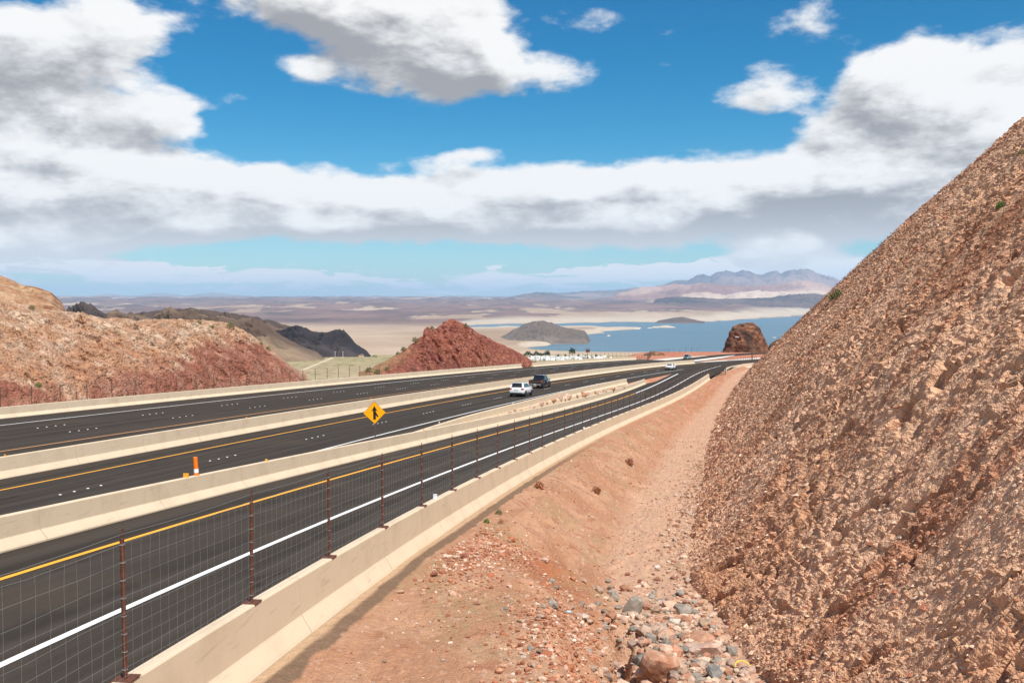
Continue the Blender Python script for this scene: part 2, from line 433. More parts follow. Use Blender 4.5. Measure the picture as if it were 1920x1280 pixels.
road = ribbon('highway_road', MP, -58, 262, N_MB + .05, lambda s: np.interp(s, [-60, -20, 40, 205, 225, 262], [9.0, 9.0, 7.6, 7.6, 10.2, 11.5]), MAT['asphalt'], cols=6)
tag(road, 'dark two lane carriageway carrying the white estate and black pickup away', kind='structure')
road_l = ribbon('highway_road', MP, -58, 258, N_LB - .2, N_MB - .05, MAT['asphalt'], cols=8)
tag(road_l, 'dark three lane carriageway beyond the median barrier', kind='structure')
ramp_road = ribbon('slip_road', RP, -12, 213, lambda s: -ramp_wy(s) - np.interp(s, [0, 158, 166, 213], [2.2, 2.2, 1.2, 1.0]), -.2, MAT['asphalt'], cols=4)
tag(ramp_road, 'dark single lane slip road nearest the camera', kind='structure')

def line(parent, fn, s0, s1, n, w, mat, lift=.006, ds=2.0):
    nn = (lambda s: n(s) - w / 2) if callable(n) else n - w / 2
    n2 = (lambda s: n(s) + w / 2) if callable(n) else n + w / 2
    return ribbon('lane_line', fn, s0, s1, nn, n2, mat, ds, lift, parent)
line(road, MP, -58, 250, -3.66, .17, MAT['yellow_paint'])
line(road, MP, -58, 232, MWN, .17, MAT['white_paint'])
line(road_l, MP, -58, 244, N_LO, .16, MAT['orange_paint'])
line(road_l, MP, -58, 252, N_LW, .16, MAT['white_paint'])
line(ramp_road, RP, -12, 138, lambda s: -ramp_wy(s), .15, MAT['yellow_paint'], lift=.008)
line(ramp_road, RP, 138, 186, lambda s: -ramp_wy(s), .22, MAT['white_paint'], lift=.03)
line(ramp_road, RP, -12, 213, -3.742, .16, MAT['white_paint'], lift=.008)
# saw-cut seam beside the lane markers
seam_m = plain('bitumen_seam', (.018, .016, .015), .8)
ribbon('road_seam', MP, -58, 230, .42, .50, seam_m, 2.0, .005, road)
# raised white pavement markers: four to a group, a group every 12.2 m
mk = MB(); n_ = 10
mk.add([(math.cos(2 * math.pi * i / n_) * .07, math.sin(2 * math.pi * i / n_) * .07, 0) for i in range(n_)] + [(math.cos(2 * math.pi * i / n_) * .05, math.sin(2 * math.pi * i / n_) * .05, .022) for i in range(n_)],
       [(i, (i + 1) % n_, n_ + (i + 1) % n_, n_ + i) for i in range(n_)] + [tuple(range(n_, 2 * n_))])
mk_me = mk.mesh('pavement_marker'); mk_me.materials.append(MAT['ceramic'])
for par, n, s0 in ((road, 0.0, 0.0), (road_l, N_LO - 3.66, 19.716), (road_l, N_LO - 7.32, 20.951)):
    for k in range(-4, 16):
        for j in range(4):
            s = s0 + k * 12.192 + j * .92
            if s > 205 or s < -40: continue
            p = MP(s, n, .004)
            o = bpy.data.objects.new('pavement_marker', mk_me); C.objects.link(o); o.location = p.tolist(); o.parent = par

# ------------------------------------------------------------------ cast concrete barriers
PROF = [(-.36, -.12), (-.36, .03), (-.33, .09), (-.17, .34), (-.155, .37), (-.115, 1.05), (-.10, 1.07), (.10, 1.07), (.115, 1.05), (.155, .37), (.17, .34), (.33, .09), (.36, .03), (.36, -.12)]
def barrier(name, label, pts, T, h=1.07, group=None, seg=6.1, wide=1.0, deep=(0, 0), step=2.03):
    """pts: function of arc length; T: (s0, s1, position fn(s)->(x,y,z,heading)). One child per cast length, sawn joints between."""
    s0, s1, fn = T
    x, y, z, th = fn(s0)
    root = empty(name, (float(x), float(y), float(z)))
    tag(root, label, 'barrier', group)
    a = s0; k = 0
    pr = [(px * wide, (pz * h / 1.07 if pz > 0 else pz)) for px, pz in PROF]
    pr[0] = (pr[0][0], pr[0][1] - deep[0]); pr[-1] = (pr[-1][0], pr[-1][1] - deep[1])
    while a < s1 - .3:
        b = min(a + seg, s1)
        ss = np.linspace(a + .014, b - .014, max(2, int((b - a) / step) + 1))
        V = []
        for s in ss:
            x, y, z, th = fn(s)
            for px, pz in pr:
                V.append((x + px * math.cos(th) - root.location[0], y - px * math.sin(th) - root.location[1], z + pz - root.location[2]))
        m = len(pr); F = []
        for i in range(len(ss) - 1):
            for j in range(m - 1): F.append((i * m + j, i * m + j + 1, (i + 1) * m + j + 1, (i + 1) * m + j))
        F.append(tuple(range(m))[::-1]); F.append(tuple(range((len(ss) - 1) * m, len(ss) * m)))
        me = bpy.data.meshes.new('barrier_segment'); me.from_pydata(V, [], F); me.update()
        link('barrier_segment', me, MAT['concrete'], root)
        a = b
    return root
def on_main(n0, dz=0.0, lift=0.0):
    def f(s):
        n = float(n0(s)) if callable(n0) else n0
        X, Y, Z, T = sample(MAIN, s, n); return float(X), float(Y), float(Z + main_z(s, n + (.01 if abs(n - N_MB) < .01 else 0))) + dz, float(T)
    return f
def on_ramp(n, dz=0.0):
    def f(s):
        nn = float(n(s)) if callable(n) else n
        X, Y, Z, T = sample(RAMP, s, nn); return float(X), float(Y), float(Z - .051 * min(nn, 0)) + dz, float(T)
    return f

def reflector(parent, p, th, mat, size=(.02, .10, .10)):
    m = MB().box((0, 0, size[2] / 2), size).box((0, -.035, .006), (.07, .09, .012))
    o = m.build('reflector', mat, parent, bevel=.004, seg=1)
    o.location = Vector(p) - Vector(parent.location); o.rotation_euler = (0, 0, -th + math.pi / 2)
    return o
refl_y = plain('amber_reflector', (.80, .36, .02), .3)
refl_w = plain('white_reflector', (.75, .77, .80), .3)

bar_near = barrier('concrete_barrier', 'long cream concrete barrier nearest the camera carrying the tall wire fence', None, (-12, 179, on_ramp(0.0)), deep=(0, .5))
def b3n(s): return -ramp_wy(s) - 1.766 - .30
bar_mid = barrier('concrete_barrier', 'cream concrete barrier between the slip road and the main carriageway, without fence', None, (-12, 159.5, on_ramp(b3n)), h=.82, deep=(2.2, 0))
bar_gore = barrier('concrete_barrier', 'shorter cream concrete barrier just beyond the row of boulders', None, (12, 118.2, on_main(lambda s: 7.85 + 1.3 * max(0, (40 - s) / 28) ** 1.5)), h=.82, deep=(0, .2))
bar_med = barrier('concrete_barrier', 'continuous cream median barrier between the two dark carriageways', None, (-58, 247, on_main(N_MB)), deep=(0, 0))
bar_left = barrier('concrete_barrier', 'cream concrete barrier at the foot of the tan and red cut hills', None, (-58, 167.5, on_main(N_LB - .36)), h=.86, deep=(1.0, 0))
bar_far = barrier('concrete_barrier', 'cream concrete barrier in front of the trailer park', None, (174.5, 254, on_main(N_LB - .36)), h=.86, deep=(1.0, 0))
# curved end barrier beyond the gate
BC = np.array([(44.6, 203, -15.62), (46.2, 209, -15.5), (48.8, 216, -15.6), (52.0, 224, -15.9), (55.6, 232, -16.1), (59.6, 240, -16.4), (62.2, 245, -16.65)])
BCS = np.concatenate([[0], np.cumsum(np.hypot(np.diff(BC[:, 0]), np.diff(BC[:, 1])))])
def on_bc(s):
    x, y, z = [float(np.interp(s, BCS, BC[:, i])) for i in range(3)]
    x2, y2 = [float(np.interp(s + .5, BCS, BC[:, i]) - np.interp(s - .5, BCS, BC[:, i])) for i in range(2)]
    return x, y, z, math.atan2(x2, y2)
bar_curve = barrier('concrete_barrier', 'short curved cream concrete barrier beside the street lamp pole', None, (0, float(BCS[-1]), on_bc), step=1.0)
for s, m in ((11.5, refl_w), (53, refl_w), (95, refl_w), (135, refl_w)):
    x, y, z, th = on_ramp(.0)(s + 7.2); reflector(bar_near, (x, y, z + 1.07), th, m, (.02, .13, .16))
for s in (30, 52, 74, 96):
    x, y, z, th = on_main(7.85)(s); reflector(bar_gore, (x, y, z + .82), th, refl_w)
for s in (27.2, 50.5, 62, 71):
    x, y, z, th = on_ramp(b3n)(s); reflector(bar_mid, (x, y, z + .82), th, refl_y)
for s in range(-20, 200, 24):
    x, y, z, th = on_main(N_MB)(s); reflector(bar_med, (x, y, z + 1.07), th, refl_y)

# ------------------------------------------------------------------ terrain helpers
def ray(x, y):
    u = (x - 960) / F_PX; v = (640 - y) / F_PX
    fy = math.cos(PITCH) + v * math.sin(PITCH); fz = -math.sin(PITCH) + v * math.cos(PITCH)
    return u / fy, fz / fy
def at(x, y, Y):
    """the place at bearing x, elevation y (as read off the survey photograph) and distance Y metres"""
    x = np.asarray(x, float); y = np.asarray(y, float); Y = np.asarray(Y, float)
    v = (640 - y) / F_PX; fy = math.cos(PITCH) + v * math.sin(PITCH)
    return v3((x - 960) / F_PX / fy * Y, Y, (-math.sin(PITCH) + v * math.cos(PITCH)) / fy * Y)
def proj(P):
    c, s = math.cos(PITCH), math.sin(PITCH)
    zc = np.maximum(P[..., 1] * c - P[..., 2] * s, 1e-3); yc = P[..., 1] * s + P[..., 2] * c
    return 960 + F_PX * P[..., 0] / zc, 640 - F_PX * yc / zc
def lerpc(a, b, t): return np.asarray(a, np.float32) * (1 - t[..., None]) + np.asarray(b, np.float32) * t[..., None]
def tab(x, T): T = np.array(T, float); return np.interp(x, T[:, 0], T[:, 1])

# ------------------------------------------------------------------ ditch and right-hand cut slope, in slip-road coordinates
FOOT_N = [(-14, 9.9), (0, 9.8), (10, 9.38), (14, 8.89), (18, 8.53), (22, 7.9), (26, 7.85), (42, 8.32), (57, 8.62), (74, 8.24), (94, 7.86), (123, 6.72), (166, 5.42), (199, 4.98), (215, 4.9)]
DEPTH = [(-14, 1.9), (74, 1.8), (94, 1.6), (123, 1.2), (166, .7), (199, .3), (215, .2)]
CREST_N = [(-14, 27), (30, 27), (52, 27.3), (70, 27.6), (92, 26.7), (107, 25.1), (127, 21.3), (147, 17.2), (167, 12.7), (186, 7.2), (200, 5.6), (215, 5.2)]
CREST_Z = [(-14, 14.0), (0, 13.2), (30, 12.0), (52, 10.6), (60, 10.2), (70, 9.6), (92, 7.5), (107, 5.1), (127, 1.0), (147, -3.4), (167, -8.5), (186, -13.8), (200, -15.0), (215, -15.3)]
SH_W = [(-14, 6.2), (3, 5.6), (8, 4.6), (13, 3.3), (18, 2.3), (24, 1.7), (40, 1.5), (200, 1.4)]
FL_W = [(-14, 2.2), (10, 3.0), (20, 2.6), (40, 3.2), (90, 3.2), (166, 2.2), (199, 2.6)]
TRENCH = [(17.5, 5.0), (15.5, 5.5), (12.6, 6.1), (10, 7.0), (8.6, 7.9), (6, 8.4), (0, 8.6), (-8, 8.6)]
def seg_dist(px, py, pts):
    best = np.full(np.shape(px), 1e9); side = np.zeros(np.shape(px)); par = np.zeros(np.shape(px)); L = 0
    for (ax, ay), (bx, by) in zip(pts[:-1], pts[1:]):
        dx, dy = bx - ax, by - ay; l2 = dx * dx + dy * dy
        t = np.clip(((px - ax) * dx + (py - ay) * dy) / l2, 0, 1)
        d = np.hypot(px - ax - t * dx, py - ay - t * dy)
        c = d < best
        side = np.where(c, (px - ax) * dy - (py - ay) * dx, side); par = np.where(c, L + t * math.sqrt(l2), par); best = np.where(c, d, best)
        L += math.sqrt(l2)
    return best, np.sign(side), par
def ditch_z(S, N, detail=True):
    """height of the ditch floor below the slip road datum"""
    nf = tab(S, FOOT_N); sh = tab(S, SH_W); fl = nf - tab(S, FL_W); d = tab(S, DEPTH)
    q = v3(S * .35, N * .35, 0 * S)
    wob = pnoise(q * 1.3) * .8
    t = np.clip((N + wob * ramp(N, .9, 2.0) - sh) / np.maximum(fl - sh, .6), 0, 1)
    z = -.06 - d * (t * .82 + .18 * t * t * (3 - 2 * t)) - .08 * ramp(N, 1.0, 1.5)
    z = z + .06 * ramp(N, .95, .6)                      # sand banked against the barrier
    if not detail: return z
    z = z + fbm(v3(S * .5, N * .7, 0 * S), 4) * .16 * ramp(N, 1.0, 2.0)
    # slip of rubble
    r = np.hypot((S - 14.5) / 3.6, (N - 2.4) / 1.5); z = z + .30 * np.exp(-r ** 2)
    r = np.hypot((S - 10.0) / 5.0, (N - 4.6) / 1.1); z = z + .14 * np.exp(-r ** 2)
    # wash-out chute from the barrier edge
    dd, sg, _ = seg_dist(S, N, [(31, .9), (27, 2.2), (23.5, 3.6), (20, 5.0)]); z = z - .36 * np.exp(-(dd / .55) ** 2) * ramp(N, 1.0, 1.8)
    dd, sg, _ = seg_dist(S, N, [(19, 2.6), (16.5, 4.6)]); z = z - .35 * np.exp(-(dd / .8) ** 2)
    # eroded trench
    w = pnoise(v3(S * 1.0, N * .8, 3 + 0 * S)) * .55 + pnoise(v3(S * 2.6, N * 2.6, 8 + 0 * S)) * .22
    dd, sg, par = seg_dist(S + w, N + w, TRENCH)
    z = z - .95 * ramp(dd, .70, .30) * ramp(par, .5, 4.0)
    # small scarps across the floor
    fm = ramp(t, .75, 1.0)
    k = fbm(v3(S * .16 + 4, N * .33, 0 * S), 3) * 7.0 + S * .14
    stp = np.floor(k) + ramp(k - np.floor(k), .0, .10) - k
    z = z + stp * .09 * fm * ramp(S, 8, 16)
    # stony surface
    f1, f2, _ = worley(v3(S * 2.4, N * 2.4, 0 * S)); z = z + np.clip(.45 - f1, 0, 1) * .16 * ramp(N, 1.0, 1.6) * (.35 + .65 * ramp(fbm(v3(S * .3, N * .3, 9 + 0 * S), 2), -.1, .3))
    f1, f2, _ = worley(v3(S * 6.3, N * 6.3, 5 + 0 * S)); z = z + np.clip(.42 - f1, 0, 1) * .055 * ramp(N, .95, 1.3)
    return z
def s_rows(a, b, k, off):
    out = [a]
    while out[-1] < b: out.append(out[-1] + k * (out[-1] + off))
    return np.array(out)
srow = s_rows(-9, 214, .0036, 21.5); srow_f = s_rows(-4, 210, .0027, 21.5)
def build_ditch():
    c = np.linspace(0, 1, 215)[None, :]; S = np.repeat(srow[:, None], 215, 1)
    N = .30 + (tab(S, FOOT_N) + .8 - .30) * c
    z = ditch_z(S, N)
    P = RP(S, N, 0); P[..., 2] += z
    n1 = fbm(v3(S * .25, N * .5, 0 * S), 4); n2 = fbm(v3(S * 1.7, N * 1.7, 3 + 0 * S), 3); n3 = pnoise(v3(S * 7, N * 7, 0 * S))
    base = lerpc((.385, .225, .145), (.46, .295, .20), ramp(n1, -.25, .3))
    base = lerpc(base, (.27, .115, .07), ramp(n2 + n1 * .5, .12, .5) * .6)
    nf = tab(S, FOOT_N); sh = tab(S, SH_W)
    fl = ramp(N, nf - tab(S, FL_W) - .8, nf - tab(S, FL_W) + .6)
    base = lerpc(base, (.55, .385, .285), fl * .7)
    red = ramp(S, 60, 150) * (1 - fl * .6)
    base = lerpc(base, (.34, .135, .085), red * .62 * ramp(n2, -.5, .4))
    r = np.hypot((S - 18) / 3.2, (N - 3.8) / 1.3); base = lerpc(base, (.30, .115, .06), np.exp(-r ** 2) * .8)
    green = ramp(fbm(v3(S * .22 + 40, N * .5, 0 * S), 3), .02, .25) * ramp(n3, -.4, .5) * (1 - fl * .5)
    base = lerpc(base, (.26, .27, .15), green * .42)
    f1, f2, idv = worley(v3(S * 6.3, N * 6.3, 5 + 0 * S)); st = ramp(f1, .32, .24)
    tone = (idv % 17) / 17.0
    base = lerpc(base, np.stack([.30 + .35 * tone, .16 + .33 * tone, .11 + .30 * tone], -1), st * .5)
    # bituminous kerb strip with sand drifted over it from the barrier
    e = .86 + .12 * pnoise(v3(S * .9, 0 * S, 0 * S)) + .06 * pnoise(v3(S * 4, 0 * S, 0 * S))
    tar = ramp(N, e + .05, e - .02) * ramp(S, 80, 30)
    drift = ramp(N, .62 + .13 * pnoise(v3(S * .7, 4 + 0 * S, 0 * S)) + .05 * pnoise(v3(S * 3, 4 + 0 * S, 0 * S)), .50)
    base = lerpc(base, (.175, .125, .088), tar * .92); base = lerpc(base, (.48, .35, .235), drift * (.5 + .5 * ramp(S, 90, 30)))
    base = base * np.array((.97, .93, .93), np.float32)
    o = link('dirt_ditch', grid_mesh('dirt_ditch', P, base, flip=True), MAT['earth_dirt'])
    tag(o, 'reddish dirt ditch with washed-out stones below the near barrier', kind='structure')
build_ditch()
SLOPE_T = np.linspace(0, 1, 440) ** 1.3
def slope_base(S, t):
    nf = tab(S, FOOT_N); nc = tab(S, CREST_N); zc = tab(S, CREST_Z)
    zf = np.interp(S, RAMP['s'], RAMP['Z']) - tab(S, DEPTH) - .15
    N = nf + (nc - nf) * t; z = zf + (zc - zf) * (t + .07 * np.sin(np.pi * np.clip(t, 0, 1)) * ramp(t, 0, .3))
    X, Y, _, T = sample(RAMP, S, N)
    return X, Y, z, T, N, nc - nf
def slope_point(s, t):
    X, Y, z, T, N, w = slope_base(np.array([float(s)]), np.array([float(t)])); return Vector((float(X[0]), float(Y[0]), float(z[0])))
SLOPE = {}
def build_slope():
    S = np.repeat(srow_f[:, None], len(SLOPE_T), 1); t = np.repeat(SLOPE_T[None, :], len(srow_f), 0)
    X, Y, z, T, N, w = slope_base(S, t)
    up = t * w * 1.42                                   # metres up the face
    Q = v3(S, up, 0 * S)
    Qs = v3(S * 1.0 + up * .25, up * .33, 0 * S)        # drawn out down the fall line
    big = fbm(Q * .16, 3); rib = fbm(Qs * .8, 4, ridge=True); med = fbm(Qs * 2.2 + 5, 4)
    f1, f2, idv = worley(v3((S + up * .25) * 1.15, up * .62, .3 * big)); f1b, f2b, idb = worley(v3(S * 3.4, up * 2.6, .5 + 0 * S)); f1c, _, idc = worley(v3(S * 8.2, up * 7.0, .5 + 0 * S))
    rough = ramp(fbm(Q * .22 + 31, 3), -.28, .22)
    amp = ramp(t, 0, .03) * .9 + .1
    fineq = fbm(v3(S * 3.1 + up, up * 2.2, 2 + 0 * S), 5)
    d = big * .36 + rib * .09 + med * .10 * (.4 + .6 * rough) + np.clip(.62 - f1, -.3, .6) * .08 * rough + fbm(v3(S * .22, 0 * S, 4 + 0 * S), 4) * .7 * ramp(t, .55, 1) + np.clip(.60 - f1b, 0, .6) * .11 * ((idb * 7 % 31) / 31.0) ** 2 + np.clip(.55 - f1c, 0, .55) * .30 * ((idc * 5 % 29) / 29.0) ** 1.5 + fineq * .06 - ramp(fineq, -.05, -.22) * .07 * rough
    crk = np.abs(fbm(v3((S + up * .35) * .33, up * .20, 13 + 0 * S), 4)); d = d - .34 * ramp(crk, .030, .0) * ramp(rough, .1, .7)
    led = fbm(v3(S * .10 + 7, up * .45 - S * .05, 0 * S), 4) * 5; d = d + (ramp(led - np.floor(led), 0, .14) - (led - np.floor(led))) * .08 * rough
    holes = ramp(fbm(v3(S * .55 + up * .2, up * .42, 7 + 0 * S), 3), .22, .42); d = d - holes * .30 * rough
    d = (d - .12) * amp * np.minimum(1, .25 + w / 18)
    # the foot is undercut where the wash runs
    d = d - .35 * ramp(t, .02, 0) * ramp(pnoise(v3(S * .5, 0 * S, 0 * S)), -.3, .4)
    nx, ny, nz = -.70 * np.cos(T), .70 * np.sin(T), .714
    P = v3(X + nx * d, Y + ny * d, z + nz * d); SLOPE.update(P=P, rough=rough, S=S, T=t)
    tone = fbm(Q * .10 + 3, 3); n2 = fbm(Qs * 1.4 + 11, 4); tb = (idb % 13) / 13.0
    c = lerpc((.53, .345, .245), (.65, .465, .350), ramp(tone, -.25, .3))
    c = lerpc(c, (.66, .51, .40), ramp(n2, .05, .5) * .5)
    c = lerpc(c, (.33, .150, .095), ramp(fbm(v3((S + up * .25) * .5, up * .13, 20 + 0 * S), 4), .04, .34) * .62)
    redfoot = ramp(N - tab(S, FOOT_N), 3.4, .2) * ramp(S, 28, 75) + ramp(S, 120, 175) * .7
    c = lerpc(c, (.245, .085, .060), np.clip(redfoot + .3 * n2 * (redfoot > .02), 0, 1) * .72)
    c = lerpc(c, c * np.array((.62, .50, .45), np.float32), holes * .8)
    c = c * (.86 + .28 * tb)[..., None] * np.array((1.03, .91, .83), np.float32)
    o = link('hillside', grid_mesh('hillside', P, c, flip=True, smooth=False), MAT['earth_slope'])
    tag(o, 'steep crumbling tan and reddish cut slope filling the right side', kind='structure')
    # the natural hill behind the brow
    k = np.linspace(0, 1, 24)[None, :]; S2 = np.repeat(srow[::8][:, None], 24, 1)
    X, Y, z, T, N, w = slope_base(S2, np.ones_like(S2))
    run = 70 * k; nn = tab(S2, CREST_N) - .4 + run
    X2, Y2, _, _ = sample(RAMP, S2, nn)
    z2 = z - .25 - .10 * run - .004 * run ** 2 + fbm(v3(X2 * .05, Y2 * .05, 0 * X2), 4) * 1.2 * ramp(run, 2, 20)
    P = v3(X2, Y2, z2); c = lerpc((.36, .22, .15), (.45, .31, .23), ramp(fbm(P * .3, 3), -.3, .3))
    o = link('hill', grid_mesh('hill', P, c, flip=True), MAT['earth_hill']); tag(o, 'tan hill top running back from the right-hand brow', kind='structure')
build_slope()

# ------------------------------------------------------------------ dirt under and around the roads
def plat_z(Y): return -np.interp(Y, [0, 187, 216, 244, 271, 306, 340, 380, 430, 470], [8, 14.75, 15.75, 16.8, 17.95, 19.6, 20.85, 21.95, 23.3, 24.6])
def shoulder_sheet():
    s = np.arange(-58, 251, 1.5); N = np.concatenate([np.linspace(N_LB - 95, N_LB - 8, 22), np.linspace(N_LB - 7, N_LB + 1, 9), [-6.0, 7.0]])
    S, NN = np.meshgrid(s, N, indexing='ij')
    P = MP(S, NN, -.30)
    out = np.clip(N_LB - 5.0 - NN, 0, None); P[..., 2] -= out * .55; P[..., 2] += fbm(P * .25, 3) * .25 * ramp(out, 0, 3)
    P[..., 2] = np.minimum(P[..., 2], MP(S, NN * 0 - 20)[..., 2] - .3)
    c = lerpc((.33, .15, .10), (.40, .25, .17), ramp(fbm(P * .2, 3), -.3, .3))
    tag(link('roadside_dirt', grid_mesh('roadside_dirt', P, c, flip=True), MAT['earth_hill']), 'reddish dirt bank under the outer edge of the highway', kind='structure')
    # strip between main line and slip road
    s = np.arange(14, 224, 1.0); a = MP(s, np.interp(s, [14, 40, 118, 135, 205, 224], [9.0, 8.0, 7.9, 7.45, 7.4, 7.4]), -.02)
    sr = np.array([RAMP['s'][np.argmin((RAMP['X'] - q[0]) ** 2 + (RAMP['Y'] - q[1]) ** 2)] for q in a]); b = RP(sr, -ramp_wy(sr) - np.interp(sr, [0, 158, 166, 213], [2.1, 2.1, 1.1, .9]), -.02)
    k = np.linspace(0, 1, 20)[None, :, None]; P = a[:, None, :] * (1 - k) + b[:, None, :] * k
    inn = np.sin(np.pi * k[..., 0]); hgt = np.interp(s, [14, 43, 80, 110, 122, 150, 224], [.6, .6, .5, .35, .10, .04, .0])[:, None]
    P[..., 2] += hgt * inn ** .5 + fbm(P * 1.1, 3) * .10 * inn * (hgt > .01)
    gap = np.hypot(a[:, 0] - b[:, 0], a[:, 1] - b[:, 1])
    c = lerpc((.40, .19, .12), (.46, .27, .19), ramp(fbm(P * .6, 3), -.3, .3))
    c = lerpc(c, (.56, .45, .33), np.repeat(np.interp(s, [43, 100, 118], [1, .85, .0])[:, None], 20, 1))
    ok = (a[:, 0] < b[:, 0] - .25) & (s < 162)
    P = P[ok]; c = c[ok]
    tag(link('gore_island', grid_mesh('gore_island', P, c, flip=True), MAT['earth_dirt']), 'reddish dirt wedge where the slip road meets the carriageway', kind='structure')
shoulder_sheet()
def plateau():
    Y = np.concatenate([np.arange(196, 300, 2.0), np.arange(300, 476, 3.0)]); u = np.linspace(0, 1, 90)
    YY, U = np.meshgrid(Y, u, indexing='ij')
    xl = np.interp(YY, [196, 262, 290, 330, 380, 430, 476], [38, 37, 35, 40, 44, 54, 70]); xr = 190.0
    XX = xl + (xr - xl) * U ** 1.2
    Z = plat_z(YY) - .03 + fbm(v3(XX * .08, YY * .08, 0 * XX), 3) * .22 * ramp(np.abs(XX - 55), 0, 60) - .9 * ramp(YY, 228, 200)
    P = v3(XX, YY, Z)
    P[:, 0, 2] -= 25; P[:, 0, 0] -= 12; P[-1, :, 2] -= 25; P[-1, :, 1] += 15
    c = lerpc((.37, .155, .105), (.42, .21, .15), ramp(fbm(P * .15, 3), -.3, .3))
    tag(link('roadside_dirt', grid_mesh('roadside_dirt', P, c, flip=True, smooth=True), MAT['earth_dirt']), 'flat reddish dirt plateau around the far bend', kind='structure')
plateau()
def far_ribbon(name, pts, w, mat, lift, parent=None):
    pts = np.array(pts, float); L = np.concatenate([[0], np.cumsum(np.hypot(np.diff(pts[:, 0]), np.diff(pts[:, 1])))])
    s = np.arange(0, L[-1], 3.0); X = np.interp(s, L, pts[:, 0]); Y = np.interp(s, L, pts[:, 1])
    k = np.exp(-.5 * (np.arange(-6, 7) / 3.0) ** 2); k /= k.sum()
    Xs = np.convolve(np.pad(X, 6, 'edge'), k, 'valid'); Ys = np.convolve(np.pad(Y, 6, 'edge'), k, 'valid')
    dx, dy = np.gradient(Xs), np.gradient(Ys); l = np.hypot(dx, dy); w0 = np.interp(s, np.linspace(0, L[-1], len(w)), [q[0] for q in w]); w1 = np.interp(s, np.linspace(0, L[-1], len(w)), [q[1] for q in w])
    k = np.linspace(0, 1, 5)[None, :]; off = w0[:, None] * (1 - k) + w1[:, None] * k
    PX = Xs[:, None] + off * (dy / l)[:, None]; PY = Ys[:, None] - off * (dx / l)[:, None]
    P = v3(PX, PY, plat_z(PY) + lift)
    return link(name, grid_mesh(name, P, uv=np.stack([np.repeat(s[:, None], 5, 1), off], -1), flip=True), mat, parent)
a = sample(MAIN, [225, 238, 250], -17); b = sample(MAIN, [236, 250, 262], 3.0)
lc = [(float(a[0][i]), float(a[1][i])) for i in range(3)] + [(50, 315), (66, 352), (89, 402), (116, 440), (165, 470)]
rc = [(float(b[0][i]), float(b[1][i])) for i in range(3)] + [(67, 305), (88, 340), (112, 372), (160, 410)]
tag(far_ribbon('highway_road', lc, [(-4.6, 4.6)], MAT['asphalt'], .16), 'dark far end of the left carriageway with the grey pickup on it', kind='structure')
tag(far_ribbon('highway_road', rc, [(-8.5, 8.6)], MAT['asphalt'], .16), 'dark far bend of the right carriageway below the plateau', kind='structure')
tag(far_ribbon('concrete_apron', [(40, 296), (50, 315), (66, 352), (85, 392)], [(-4.6, -5.2), (-4.6, -11), (-4.6, -11), (-4.6, -5)], MAT['apron'], .17), 'pale concrete apron along the far side of the left carriageway', kind='structure')
tag(far_ribbon('concrete_apron', [(36, 287), (50, 315), (66, 352), (89, 402)], [(3.6, 4.5), (2.8, 7.8), (2.8, 7.8), (3.6, 4.4)], MAT['apron'], .185), 'pale concrete apron along the near side of the left carriageway', kind='structure')
tag(far_ribbon('concrete_apron', [(57, 281), (67, 305), (88, 340), (112, 372), (160, 410)], [(-8.0, -8.6), (-4.6, -11.5), (-4.2, -12)], MAT['apron'], .19), 'pale concrete apron beyond the right carriageway bend', kind='structure')
tag(far_ribbon('concrete_apron', [(74, 305), (88, 340), (112, 372), (160, 410)], [(6.4, 6.6), (2.5, 8.6), (2.5, 8.6)], MAT['apron'], .19), 'pale grey concrete apron on the near side of the right bend', kind='structure')

